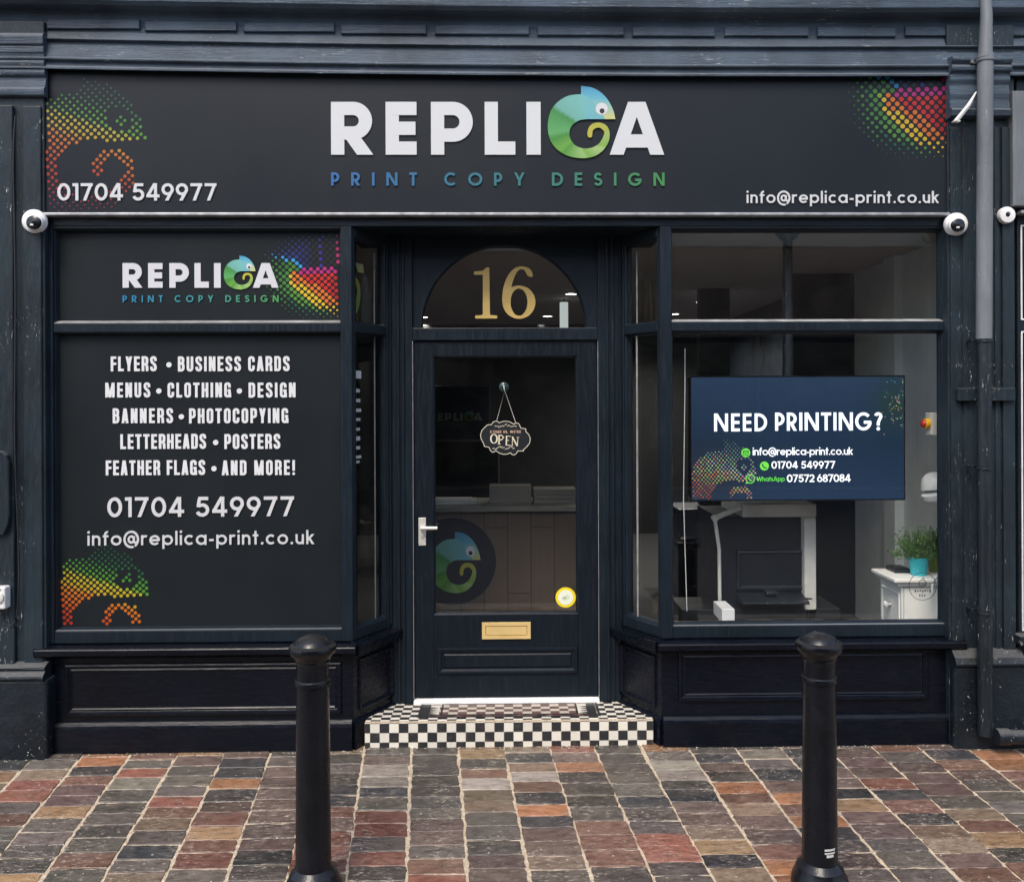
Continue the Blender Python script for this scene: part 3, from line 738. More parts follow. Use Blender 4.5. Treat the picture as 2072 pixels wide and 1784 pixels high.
# display window frames
def two_light(name, x0, x1, xo0, xo1, mat, boards):
    fr = MB()
    zt_, zb_ = Z_HEAD, Z_SILL_T
    fr.box(xo0, x0, 0, .062, zb_, zt_); fr.box(x1, xo1, 0, .062, zb_, zt_)                # stiles
    fr.box(x0, x1, .004, .085, zb_, Z_RAIL_T); fr.box(x0, x1, .003, .085, Z_TR_B, Z_TR_T); fr.box(x0, x1, .004, .085, Z_HEAD - .012, zt_)
    f = part(fr, "window_frame", mat, .004)
    f['label'] = name
    bd = MB()
    for a, b in ((Z_RAIL_T, Z_TR_B), (Z_TR_T, Z_HEAD - .012)):
        bd.ring(x0, x1, a, b, [(-.001, .018), (.004, .020), (.011, .040), (.013, .046), (.013, .060)])
    part(bd, "glazing_bead", mat, 0, f)
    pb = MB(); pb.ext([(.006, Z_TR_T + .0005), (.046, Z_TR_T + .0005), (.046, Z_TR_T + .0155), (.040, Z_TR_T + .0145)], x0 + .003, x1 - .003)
    part(pb, "highlight_bead", "putty_and_highlight", .0, f)  # pale, sealant-like strip; the bead's sky highlight is put into its colour
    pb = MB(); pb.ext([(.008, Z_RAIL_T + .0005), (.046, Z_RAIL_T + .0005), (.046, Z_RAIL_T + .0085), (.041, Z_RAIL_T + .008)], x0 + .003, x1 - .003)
    part(pb, "lower_bead", "grey_pipe_paint", .0, f)  # lighter grey than the frame, so the highlight here is in the colour too
    if not boards:
        for a, b in ((Z_RAIL_T, Z_TR_B), (Z_TR_T, Z_HEAD - .012)):
            g = MB(); g.box(x0 + .002, x1 - .002, .047, .052, a + .002, b - .002); g.build("window_pane", "window_glass", f)
    return f
fl = two_light("left window frame filled with printed dark panels", XLP0, XLP1, XLO, XLC1, "navy_paint", True)
frt = two_light("right window frame with clear glass", XRP0, XRP1, XRC0, XRO, "navy_paint", False)
# blocking behind the covered window so that the shop is closed
bw = MB(); bw.box(XLO, XLC1 - .02, .062, .083, Z_SILL_T, Z_HEAD); part(bw, "window_backing", "interior_dark", 0)

# splayed side windows of the recess
def side_window(side):
    x0, x1 = (XLC1, LBX) if side < 0 else (XRC0, RBX)
    d = Vector((x1 - x0, RY, 0)); L = d.length; d.normalize(); nrm = Vector((-d.y, d.x, 0)) if side < 0 else Vector((d.y, -d.x, 0))
    # local: x along the splay from front to back, y into the shop, z up
    T = lambda p: Vector((x0, 0, 0)) + d * p.x + nrm * p.y + Vector((0, 0, p.z))
    fr = MB(T); g0, g1 = .030, L - .075
    zf = Z_SILL_T + .012
    fr.box(0, g0, .004, .07, Z_SILL_T, Z_HEAD); fr.box(g1, L, .004, .07, Z_SILL_T, Z_HEAD)
    fr.box(g0, g1, .006, .07, Z_SILL_T, zf + .045); fr.box(g0, g1, .006, .07, Z_TR_B, Z_TR_T); fr.box(g0, g1, .006, .07, Z_HEAD - .05, Z_HEAD)
    f = part(fr, "side_window_frame", "navy_paint", .004)
    bd = MB(T)
    for a, b in ((zf + .045, Z_TR_B), (Z_TR_T, Z_HEAD - .05)): bd.ring(g0, g1, a, b, [(-.001, .016), (.006, .02), (.012, .036), (.014, .05)])
    for k in range(3): bd.box(g1 + .012 + k * .02, g1 + .022 + k * .02, -.008, .004, Z_SILL_T + .02, Z_HEAD)
    part(bd, "glazing_bead", "navy_paint", .002, f)
    for a, b in ((zf + .045, Z_TR_B), (Z_TR_T, Z_HEAD - .05)):
        g = MB(T); g.box(g0 + .002, g1 - .002, .038, .042, a + .002, b - .002); g.build("window_pane", "side_glass", f)
    es = MB(T); es.box(.212, .2135 if side < 0 else .217, .026, .034, zf + .05, Z_TR_B - .01); es.box(.212, .2132, .026, .034, Z_TR_T + .01, Z_HEAD - .10); part(es, "edge_strip", "putty_and_highlight" if side > 0 else "grey_pipe_paint", 0, f)
    sl_ = MB(T); sl_.ext([(.0, Z_SILL_T), (-.050, Z_SILL_T - .010), (-.050, Z_SILL_B + .008), (-.030, Z_SILL_B), (.0, Z_SILL_B)], -.012, L); part(sl_, "window_sill", "gloss_black_paint", .003)
    rs = MB(T); rs.box(0, L, .0, .06, -.03, Z_SILL_T - .002)
    rs.ring(.040, L - .040, Z_PL_T + .045, Z_SILL_B - .030, [(0, .0), (.003, -.012), (.014, -.012), (.020, -.004), (.030, .004)], False)
    rs.ext([(.0, Z_PL_T + .012), (-.018, Z_PL_T), (-.022, Z_PL_T - .01), (-.022, -.03), (.0, -.03)], -.01, L)
    part(rs, "side_riser", "gloss_black_paint", .003)
    dc = None
    if side < 0:     # old vinyl on the left splay glass: lizard and a column of small notices
        dc = MB(T); zc = Z_TR_T + .27
        fx = lambda lx, ly: (.135 - (1662 - lx) * .00085, zc - (ly - 675) * .00125)
        m2 = MB(T); lizard(m2, fx, .0345, .0005, .26)
        keep = [(i, f_) for i, f_ in enumerate(m2.f)]
        org = Vector((x0, 0, 0))
        m3 = MB(); m3.v = m2.v
        for i, f_ in keep:
            if all((m2.v[q] - org).dot(d) > .066 for q in f_): m3.f.append(f_); m3.c.append(m2.c[i])
        m3.build("window_sticker", "printed_vinyl", f)
        m4 = MB(T); zz = pt(725, 765, .02).z
        for k, (yd, hh, ww) in enumerate(((757, 16, .045), (790, 7, .03), (810, 7, .034), (830, 7, .04), (849, 6, .034), (869, 6, .03), (888, 9, .032), (907, 7, .032), (926, 6, .04), (936, 5, .03))):
            z = pt(725, yd, .02).z; kx = .070
            while kx < .066 + ww:
                wv = random.uniform(.006, .014) if k else .04
                m4.box(kx, min(kx + wv, .068 + ww), .0345, .0365, z - hh / 800, z + hh / 800, (.45, .48, .47)); kx += wv + .003
        m4.build("window_notice", "printed_vinyl", f)
    return f
side_window(-1); side_window(1)
# corner posts are the outer stiles already; close the splay ends with the door frame
DY = 0.30
def zd(yd, y=DY): return pt(1026, yd, y).z
X0D, X1D = XX(836, DY), XX(1210, DY)
zTH, zDT, zDB = zd(664), zd(689), zd(1415)
df = MB()
df.box(LBX - .03, X0D, DY - .03, DY + .09, .02, Z_HEAD); df.box(X1D, RBX + .03, DY - .03, DY + .09, .02, Z_HEAD)
for k, (a, b) in enumerate(((.004, .022), (.034, .048))):
    df.box(LBX + a, LBX + b, DY - .042, DY - .03, zDB, Z_HEAD); df.box(RBX - b, RBX - a, DY - .042, DY - .03, zDB, Z_HEAD)
df.box(X0D, X1D, DY - .028, DY + .09, zDT, zTH)
part(df, "door_frame", "navy_paint", .004)
th_ = MB(); th_.ext([(DY + .05, zDB - .01), (DY - .045, zDB - .01), (DY - .045, zDB + .004), (DY - .01, zDB + .014), (DY + .05, zDB + .014)], X0D + .002, X1D - .002); part(th_, "threshold", "threshold_metal", .002)
# thin bright draught seal beside the door
ds = MB(); ds.box(X0D + .0005, X0D + .0035, DY - .0285, DY - .02, zDB + .02, zDT - .004); ds.box(X1D - .0035, X1D - .0005, DY - .0285, DY - .02, zDB + .02, zDT - .004); part(ds, "draught_seal", "trim_metal", 0)
sf = MB(); sf.box(XLC0, XRC1, .10, .62, Z_HEAD, Z_HEAD + .04); part(sf, "recess_soffit", "navy_paint", 0)
# arched light over the door
cxa, cza = pt(1020, 660, DY).x, zTH; ra = (XX(1187, DY, 640) - XX(852, DY, 640)) / 2; top = zd(496)
N = 32; arc = [(cxa + ra * math.cos(math.pi * i / N), cza + (top - cza) * math.sin(math.pi * i / N)) for i in range(N + 1)]
ab = MB()
fx0, fx1 = X0D - .003, X1D + .003
def outer_pt(i):
    a = math.pi * i / N; c, s = math.cos(a), math.sin(a)
    kx = (fx1 - cxa) / c if c > 1e-6 else ((fx0 - cxa) / c if c < -1e-6 else 1e9); ks = (Z_HEAD - cza) / s if s > 1e-6 else 1e9
    k = min(kx, ks); return (cxa + c * k, cza + s * k)
outp = [outer_pt(i) for i in range(N + 1)]
va = []; fa = []
for i in range(N + 1):
    a, o = arc[i], outp[i]; b = (cxa + (a[0] - cxa) * .985, cza + (a[1] - cza) * .985)
    va += [(o[0], DY - .004, o[1]), (a[0], DY - .004, a[1]), (b[0], DY + .012, b[1]), (b[0], DY + .03, b[1])]
for i in range(N):
    for j in range(3): fa.append((4 * i + j, 4 * i + 4 + j, 4 * i + 5 + j, 4 * i + 1 + j))
for i in range(N):      # fill the square corners
    if abs(outp[i][0] - outp[i + 1][0]) > 1e-4 and abs(outp[i][1] - outp[i + 1][1]) > 1e-4:
        cxn = fx1 if outp[i][0] > cxa else fx0; q = len(va); va.append((cxn, DY - .004, Z_HEAD)); fa.append((4 * i, q, 4 * i + 4))
ab.add(va, fa); fan = part(ab, "fanlight", "navy_paint", 0)
g = MB(); g.prism(arc, DY + .02, DY + .025); g.build("window_pane", "window_glass", fan)
# gold 16 on the arched glass: drawn in the units of an enlarged crop of the photograph
def c16(px, py):
    p = pt((860 + px / 2.409) / 1.23552, (520 + py / 2.409) / 1.23552, DY + .018); return (p.x, p.z)
nb = MB()
nb.prism([c16(*p) for p in [(783, 383), (835, 378), (858, 358), (875, 358), (879, 640), (886, 645), (922, 648), (922, 665), (790, 665), (790, 648), (826, 646), (836, 640), (836, 402), (783, 402)]], DY + .0165, DY + .0195)
six = [(1135, 412, 8), (1120, 398, 34), (1105, 375, 30), (1078, 361, 17), (1045, 367, 22), (1014, 400, 36), (990, 455, 45), (979, 515, 49), (977, 565, 47), (979, 590, 30)]
sd_ = dense(six, 4); k16 = abs(c16(100, 0)[0] - c16(0, 0)[0]) / 100
nb.ribbon([c16(p[0], p[1]) for p in sd_], [p[2] * k16 for p in sd_], DY + .0165, .003)
vr, fr_ = [], []
for i in range(48):
    a = 2 * math.pi * i / 48; o = c16(1054 + 99 * math.cos(a), 567 + 100 * math.sin(a)); n_ = c16(1054 + 51 * math.cos(a), 567 + 82 * math.sin(a))
    vr += [(o[0], DY + .0160, o[1]), (n_[0], DY + .0160, n_[1])]
for i in range(48): j = (i + 1) % 48; fr_.append((2 * i, 2 * j, 2 * j + 1, 2 * i + 1))
nb.add(vr, fr_); nb.build("house_number", "gold_leaf", fan)

# the door
door = MB(); gx0, gx1 = XX(877, DY), XX(1168, DY); gzt, gzb = zd(721), zd(1241); px0, px1 = XX(884, DY), XX(1167, DY); pzt, pzb = zd(1308), zd(1361)
yF = DY - .012
door.box(X0D + .005, gx0, yF, DY + .035, zDB + .018, zDT - .006); door.box(gx1, X1D - .005, yF, DY + .035, zDB + .018, zDT - .006)
door.box(gx0, gx1, yF + .001, DY + .035, gzt, zDT - .006); door.box(gx0, gx1, yF + .001, DY + .035, zDB + .018, gzb)
dr = part(door, "door", "door_paint", .003)
dp = MB(); dp.ring(px0, px1, pzb, pzt, [(0, yF + .001), (.004, yF - .010), (.016, yF - .010), (.022, yF - .003), (.026, yF - .001)]); dp.ring(px0 + .034, px1 - .034, pzb + .034, pzt - .034, [(0, yF + .001), (.006, yF - .004), (.010, yF - .004)], True)
part(dp, "door_moulding", "door_paint", 0, dr)
db = MB(); db.ring(gx0, gx1, gzb, gzt, [(-.001, yF + .004), (.003, yF + .006), (.009, yF + .020), (.009, yF + .034)]); part(db, "glazing_bead", "door_paint", 0, dr)
g = MB(); g.box(gx0 + .001, gx1 - .001, yF + .022, yF + .027, gzb + .001, gzt - .001); part(g, "door_pane", "window_glass", 0, dr)
lb = MB(); a0, a1, b0, b1 = rect(975, 1074, 1258, 1292, yF); lb.ring(a0, a1, b0, b1, [(0, yF), (.001, yF - .008), (.0015, yF - .009), (.0185, yF - .009), (.019, yF - .001), (.0225, yF - .001), (.0235, yF - .0075)], True); part(lb, "letterbox", "brass", 0, dr)
hp = MB(); a0, a1, b0, b1 = rect(847, 862, 1047, 1103, yF); hp.box(a0, a1, yF - .007, yF, b0, b1)
hz = pt(855, 1066, yF).z; hx = (a0 + a1) / 2
hp.lathe([(.007, 0), (.007, -.005)], (hx, yF - .007, pt(855, 1083, yF).z), 'y', 16)
hp.tube([(hx, yF - .006, hz), (hx, yF - .040, hz)], .010, 14)
part(hp, "handle_plate", "chrome", .002, dr)
hl = MB(); hl.tube([(hx - .004, yF - .043, hz), (hx + .03, yF - .045, hz), (hx + .085, yF - .043, hz)], [.011, .010, .009], 14); part(hl, "handle", "chrome", .001, dr, smooth=40)
st_ = MB(); cx, cz = pt(1145, 1210, yF).x, pt(1145, 1210, yF).z; st_.disc(cx, cz, .0555, yF + .0205, .001, 36, (.85, .66, .02)); st_.disc(cx, cz, .041, yF + .0195, .001, 36, (.80, .82, .66))
st_.disc(cx - .010, cz - .003, .010, yF + .0185, .001, 18, (.55, .62, .42)); st_.disc(cx + .008, cz + .003, .014, yF + .0185, .001, 18, (.66, .70, .5))
part(st_, "round_sticker", "printed_vinyl", 0, dr)

# sills, risers and plinths of the two display windows
def riser(xa, xb, xs0, xs1, pa, pb, pz0, pz1):
    s = MB(); s.ext([(.05, Z_SILL_T), (-.060, Z_SILL_T - .012), (-.064, Z_SILL_T - .018), (-.064, Z_SILL_B + .022), (-.046, Z_SILL_B + .010), (-.030, Z_SILL_B), (.05, Z_SILL_B)], xs0, xs1); part(s, "window_sill", "gloss_black_paint", .003)
    r = MB(); r.box(xa, xb, .0, .09, .0, Z_SILL_B + .002)
    rr = part(r, "stall_riser", "gloss_black_paint", .003)
    p = MB(); p.ring(pa, pb, pz0, pz1, [(0, .001), (.003, -.012), (.010, -.015), (.016, -.014), (.022, -.004), (.026, -.002), (.034, -.006), (.040, -.001)], False); part(p, "panel_moulding", "gloss_black_paint", 0, rr)
    q = MB(); q.ext([(.0, Z_PL_T + .020), (-.012, Z_PL_T + .016), (-.026, Z_PL_T + .002), (-.030, Z_PL_T - .012), (-.030, -.03), (.0, -.03)], xa, xb); part(q, "plinth", "gloss_black_paint", .003)
riser(XX(96), XLC1 - .002, XX(80), XX(722), XX(130), XX(690), ZL(1446), ZL(1340))
riser(XRC0 + .002, XX(1926), XX(1326), XX(1942), XX(1370), XX(1876), ZR(1416), ZR(1313))

SL_, SR_ = XX(735), XX(1325)
# crumbs of mortar and moss along the foot of the front
cr_ = MB(); rc = random.Random(21)
for _ in range(520):
    x = rc.uniform(XX(-40), XX(2110)); y = -.034 - abs(rc.gauss(0, .012))
    if SL_ < x < SR_: y += .03
    if x < XX(92) or x > XX(1930): y -= .055
    r = rc.uniform(.002, .006); z = gz(y) + .001; n = 6; a0_ = rc.uniform(0, 6)
    ring_ = [(x + r * rc.uniform(.6, 1.2) * math.cos(a0_ + 2 * math.pi * i / n), y + r * rc.uniform(.6, 1.2) * math.sin(a0_ + 2 * math.pi * i / n), z) for i in range(n)]
    k_ = rc.random(); cc_ = (.42, .36, .28) if k_ < .55 else ((.10, .085, .06) if k_ < .85 else (.05, .07, .025))
    cr_.add(ring_ + [(x, y, z + r * .7)], [(i, (i + 1) % n, n) for i in range(n)], cc_)
o_ = cr_.build("gutter_dirt", "leaf_green"); o_['kind'] = 'stuff'; tag(o_, "crumbs of mortar, dirt and moss along the foot of the shop front", "dirt")

# pilasters
def pilaster(name, x0, x1, cap, strips, band=None):
    p = MB(); p.box(x0, x1, -.035, .055, .02, Z_SIGN_T + .25)
    for a, b, d in strips: p.box(XX(a, -.05), XX(b, -.05), -.035 - d, -.035, Z_PL_T + .26, ZL(cap, -.05) - .06)
    o = part(p, "pilaster", "old_pilaster_paint", .006); o['label'] = name
    return o
zb1, zb2 = ZL(1346, -.08, 60), ZL(1372, -.08, 60)
pl = pilaster("left pilaster with flaking navy paint", XX(-240, -.05), XX(92, -.035), 190, [(-60, 29, .022), (46, 84, .012)])
cp = MB(); xl0, xl1 = XX(-240, -.08), XX(86, -.08, 150)
zc = lambda yd: ZL(yd, -.08, 60)
cp.ext([(-0.035, zc(192)), (-0.060, zc(190)), (-0.064, zc(184)), (-0.064, zc(177)), (-0.053, zc(174)), (-0.046, zc(160)), (-0.043, zc(151)), (-0.055, zc(149)), (-0.060, zc(144)), (-0.053, zc(132)), (-0.062, zc(129)), (-0.066, zc(124)), (-0.058, zc(118)),
        (-0.064, zc(106)), (-0.069, zc(103)), (-0.069, zc(92)), (-0.060, zc(90)), (-0.073, zc(88)), (-0.076, zc(72)), (-0.062, zc(64)), (-0.035, zc(60))], xl0, xl1, 8)
part(cp, "capital", "cornice_paint", .004, pl)
bp = MB(); bp.ext([(-.03, zb1 + .01), (-.060, zb1), (-.085, zb1 - .012), (-.075, zb1 - .030), (-.100, zb2 + .014), (-.105, zb2), (-.085, zb2 - .01), (-.03, zb2 - .01)], XX(-240, -.08), XX(90, -.09, 1350), 6); part(bp, "base_moulding", "plinth_paint", .006, pl)
bq = MB(); bq.box(XX(-240, -.08), XX(96, -.08, 1450), -.085, .1, -.03, zb2 - .008); part(bq, "base_block", "plinth_paint", .014, pl)
rp = MB(); zr0, zr1 = ZL(1082, -.07, 10), ZL(912, -.07, 10); xr1 = XX(21, -.07)
rp.prism([(xr1 - .4, zr0), (xr1 - .03, zr0), (xr1 - .008, zr0 + .05), (xr1, zr0 + .1), (xr1, zr1 - .06), (xr1 - .012, zr1 - .02), (xr1 - .035, zr1), (xr1 - .4, zr1)], -.085, -.05); part(rp, "raised_panel", "old_pilaster_paint", .006, pl)

pr = pilaster("right pilaster with flaking navy paint behind downpipe", XX(1919, -.035), XX(2058, -.05), 230, [(1926, 1946, .012), (1952, 1962, .006), (2016, 2026, .008), (2030, 2054, .016)])
cp = MB(); x0, x1 = XX(1924, -.08, 200), XX(2046, -.08, 200)
zc = lambda yd: ZL(yd, -.08, 1990)
cp.ext([(-.03, zc(236)), (-.075, zc(234)), (-.085, zc(222)), (-.070, zc(219)), (-.060, zc(200)), (-.066, zc(188)), (-.058, zc(170)), (-.070, zc(160)), (-.066, zc(146)), (-.085, zc(143)), (-.090, zc(136)), (-.075, zc(130)), (-.095, zc(124)), (-.095, zc(118)), (-.03, zc(114))], x0, x1, 8)
part(cp, "capital", "cornice_paint", .004, pr)
bd = MB(); a0, a1, b0, b1 = rect(1938, 2054, 785, 811, -.07); bd.box(a0, a1, -.075, -.03, b0, b1); part(bd, "cross_band", "old_pilaster_paint", .004, pr)
zb1, zb2 = ZL(1318, -.08, 1990), ZL(1346, -.08, 1990)
bp = MB(); bp.ext([(-.03, zb1 + .008), (-.055, zb1), (-.085, zb1 - .03), (-.098, zb2 + .012), (-.098, zb2), (-.08, zb2 - .008), (-.03, zb2 - .008)], XX(1930, -.08, 1330), XX(2072, -.08, 1330), 6); part(bp, "base_moulding", "plinth_paint", .006, pr)
bq = MB(); bq.box(XX(1931, -.08, 1420), XX(2078, -.08, 1420), -.078, .05, -.03, zb2 - .006); part(bq, "base_block", "plinth_paint", .014, pr)
sq = MB(); sq.box(XX(1921, -.02, 1400), XX(1929, -.02, 1400), -.028, .05, -.02, Z_SILL_B); part(sq, "filler_strip", "gloss_black_paint", .004, pr)

# the room behind the glass
CZ = 2.72; FZ = zDB; XRW, XLW, YB = 2.62, -2.7, 6.2
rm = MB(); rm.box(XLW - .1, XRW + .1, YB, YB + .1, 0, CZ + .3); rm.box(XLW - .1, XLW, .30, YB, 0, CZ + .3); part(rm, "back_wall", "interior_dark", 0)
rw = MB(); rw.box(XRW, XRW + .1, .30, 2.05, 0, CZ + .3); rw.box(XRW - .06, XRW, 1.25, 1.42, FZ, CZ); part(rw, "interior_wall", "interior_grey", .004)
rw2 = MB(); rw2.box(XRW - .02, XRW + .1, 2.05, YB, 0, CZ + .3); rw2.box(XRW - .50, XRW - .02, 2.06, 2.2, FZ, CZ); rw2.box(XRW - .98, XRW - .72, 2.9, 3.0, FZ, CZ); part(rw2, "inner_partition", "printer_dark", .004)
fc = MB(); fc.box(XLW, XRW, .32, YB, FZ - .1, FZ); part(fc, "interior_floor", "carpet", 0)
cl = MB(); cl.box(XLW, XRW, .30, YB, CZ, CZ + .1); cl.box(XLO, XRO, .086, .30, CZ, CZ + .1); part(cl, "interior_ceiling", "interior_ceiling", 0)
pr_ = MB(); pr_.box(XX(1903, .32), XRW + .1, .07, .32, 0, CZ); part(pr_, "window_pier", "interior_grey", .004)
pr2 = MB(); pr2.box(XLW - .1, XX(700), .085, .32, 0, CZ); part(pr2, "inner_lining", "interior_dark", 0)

# ================================================================== DOORSTEP
step = thing("doorstep", "black and white chequered tiled doorstep in front of the navy door", "doorstep", (0, 0, 0))
SL, SR = XX(738, -.0, 1490), XX(1322, -.0, 1490); ZS = zDB - .006
base = MB(); base.prism([(0, 0)] * 0 + [(SL, -.04), (SR, -.04), (SR, ZS - .002), (SL, ZS - .002)], .0035, DY + .05); base.build("step_bed", "joint_sand", step)
tl = MB(); T_ = .0487; W_, K_ = (.74, .70, .60), (.028, .029, .032)
def tile(q, col):
    k = random.uniform(.9, 1.06); tl.add(q, [(0, 1, 2, 3)], tuple(c * k for c in col))
i = 0; x = SL
edges = [SL, SL + T_ * .55]
while edges[-1] + T_ < SR: edges.append(edges[-1] + T_)
edges.append(SR)
gp = .0009
for i in range(len(edges) - 1):
    a, b = edges[i] + gp, edges[i + 1] - gp; zt_ = ZS - .006; r = 0
    while zt_ > -.02:
        zb_ = max(zt_ - T_, -.03); j1, j2 = random.uniform(-.0006, .0006), random.uniform(-.0006, .0006)
        tile([(a, j1 + .001, zb_ + gp), (b, j2 + .001, zb_ + gp), (b, j2 + .001, zt_ - gp), (a, j1 + .001, zt_ - gp)], W_ if (i + r) % 2 else K_); zt_ -= T_; r += 1
# nosing and top
tile_d = .0345; rows = int((DY + .03) / tile_d)
mx0, mx1 = XX(848, .15, 1440), XX(1212, .15, 1440)
for r in range(rows + 1):
    y0, y1 = r * tile_d, (r + 1) * tile_d
    fr0 = y0 / (DY + .03)
    for i in range(len(edges) - 1):
        a, b = edges[i] + gp, edges[i + 1] - gp; cxm = (a + b) / 2
        lim0, lim1 = SL + (LBX - SL + .02) * fr0, SR + (RBX - SR - .02) * fr0
        if b < lim0 - .02 or a > lim1 + .02: continue
        c = K_ if (i + r) % 2 else W_
        if mx0 < cxm < mx1 and 2 <= r <= rows - 2:
            e = min(cxm - mx0, mx1 - cxm)
            if e < T_: c = K_
            elif r in (2, rows - 2): c = [(.05, .04, .04), (.20, .11, .09), (.10, .05, .05), (.45, .36, .30)][(i * 2 + r) % 4]
            elif e < 2 * T_: c = W_ if i % 2 else (.5, .47, .4)
            elif e < 2.6 * T_: c = K_
            else: c = (.15, .095, .085) if (i + r) % 2 else (.60, .53, .44)
        f0 = -.001 if r == 0 else y0
        zz = lambda yv: ZS - (.006 if yv <= 0 else 0)
        tile([(a, f0 + gp, zz(y0)), (b, f0 + gp, zz(y0)), (b, y1 - gp, ZS), (a, y1 - gp, ZS)], c)
# dart borders of the mosaic
for sgn, xe in ((1, mx0 + T_ * 1.2), (-1, mx1 - T_ * 1.2)):
    for k in range(5):
        yc = .075 + k * .028
        tl.add([(xe, yc, ZS + .0012), (xe + sgn * T_ * .9, yc + .011, ZS + .0012), (xe, yc + .022, ZS + .0012)], [(0, 1, 2)], K_)
ya_, yb_ = 1.62 * tile_d, (rows - .62) * tile_d
for q_, w_ in ((0, .0085), (T_ * 2.35, .006)):
    xa_, xb_, y0_, y1_ = mx0 + q_, mx1 - q_, ya_ + (tile_d if q_ else 0), yb_ - (tile_d if q_ else 0)
    for u0, u1, v0, v1 in ((xa_, xb_, y0_, y0_ + w_), (xa_, xb_, y1_ - w_, y1_), (xa_, xa_ + w_ * 1.6, y0_ + w_, y1_ - w_), (xb_ - w_ * 1.6, xb_, y0_ + w_, y1_ - w_)):
        tl.add([(u0, v0, ZS + .0016), (u1, v0, ZS + .0016), (u1, v1, ZS + .0016), (u0, v1, ZS + .0016)], [(0, 1, 2, 3)], K_)
nd_ = 15
for row_y, sg in ((ya_ + .012, 1), (yb_ - .012, -1)):
    for k in range(nd_):
        xc_ = mx0 + T_ * 1.6 + (mx1 - mx0 - T_ * 3.2) * (k + .5) / nd_; hw = (mx1 - mx0 - T_ * 3.2) / nd_ * .42
        tl.add([(xc_ - hw, row_y, ZS + .0012), (xc_ + hw, row_y, ZS + .0012), (xc_, row_y + sg * .020, ZS + .0012)], [(0, 1, 2)], ((.12, .07, .06), (.04, .035, .035), (.20, .12, .09))[k % 3])
tl.build("step_tiles", "ceramic_tiles", step)

# ================================================================== SIGNS
WHT = (.60, .61, .61)
def tagcol(a, b, c): return lambda t: grad([(0, a), (.5, b), (1, c)], t)
YS = -.022
sign = thing("shop_sign", "long dark fascia sign board with white shop name and lizard emblem above the windows", "shop sign", (0, YS, Z_SIGN_B))
sx0, sx1 = XX(89, YS, 290), XX(1922, YS, 290)
b_ = MB(); b_.box(sx0, sx1, YS, .018, Z_SIGN_B + .006, Z_SIGN_T); b_.build("sign_board", "sign_panel", sign, bevel=.003)
def crop2(px, py, y=YS):   # units of the enlarged sign crop
    p = pt((800 + px / 2.2522) / 1.23552, py / 2.2522 / 1.23552, y); return (p.x, p.z)
def crop1(px, py, y=YS):
    p = pt((px / 2.4093) / 1.23552, (py / 2.4093) / 1.23552, y); return (p.x, p.z)
YT = YS - .007
def big_name(mb, fn, y, col, th):
    # fn: crop2 units -> plane
    for ch, xa, xb in (('R', 64, 302), ('E', 371, 545), ('P', 626, 861), ('L', 928, 1100), ('I', 1163, 1243), ('A', 1628, 1939)):
        a = fn(xa, 874); b = fn(xb, 874); t = fn(xa, 577); H = t[1] - a[1]
        letters(mb, ch, a[0], b[0], a[1], H, .25 if ch != 'I' else 80 / 297, y, col, widths={ch: (b[0] - a[0]) / H}, th=th)
def tagline(mb, fn, y, pal, th):
    a, b, t = fn(64, 1048), fn(1939, 1048), fn(64, 973)
    letters(mb, "PRINT COPY DESIGN", a[0], b[0], a[1], t[1] - a[1], .19, y, tagcol(*pal), th=th)
nm = MB(); big_name(nm, crop2, YT, WHT, .007); nm.build("shop_name", "printed_vinyl", sign)
lz = MB(); lizard(lz, crop2, YT - .0015, .008, .78); lz.build("lizard_emblem", "printed_vinyl", sign)
tg = MB(); tagline(tg, crop2, YT, ((.018, .11, .31), (.022, .14, .165), (.045, .21, .058)), .006); tg.build("tagline", "printed_vinyl", sign)
ph = MB(); text_px(ph, "01704 549977", 116, 438, 406, 371, .168, YT, WHT, th=.006); ph.build("phone_number", "printed_vinyl", sign)
em = MB(); text_px(em, "info@replica-print.co.uk", 1511, 1900, 411, 387, .15, YT, WHT, th=.006); em.build("email_address", "printed_vinyl", sign)
inb = lambda X, Z: sx0 + .012 < X < sx1 - .012 and Z_SIGN_B + .014 < Z < Z_SIGN_T - .008
d1 = MB(); d1.dim = .55; dotted_lizard(d1, lambda lx, ly: crop1(485 + (lx - 1469) * 2.05, 470 + (ly - 488) * 2.03), inb, YS - .0016, 22.4, 5.2); d1.build("dotted_lizard", "printed_vinyl", sign)
def crop3(px, py):
    p = pt((1700 + px / 2.4093) / 1.23552, py / 2.4093 / 1.23552, YS); return (p.x, p.z)
d2 = MB(); d2.dim = .58; dot_burst(d2, lambda x, y: crop3(1330 + (x - 1100) * .44, 545 + (y - 780) * .44 * 1.12), inb, YS - .0016); d2.build("dotted_swirl", "printed_vinyl", sign)

# the two printed panels in the left window
YP = .046
wsu = thing("window_sign", "dark printed panel with shop name and rainbow dots in the left window's top light", "window sign", (0, YP, Z_TR_T))
ux0, ux1 = XLP0 + .012, XLP1 - .012
b_ = MB(); b_.box(ux0, ux1, YP, YP + .012, Z_TR_T + .011, Z_HEAD - .023); b_.build("sign_board", "poster_panel", wsu)
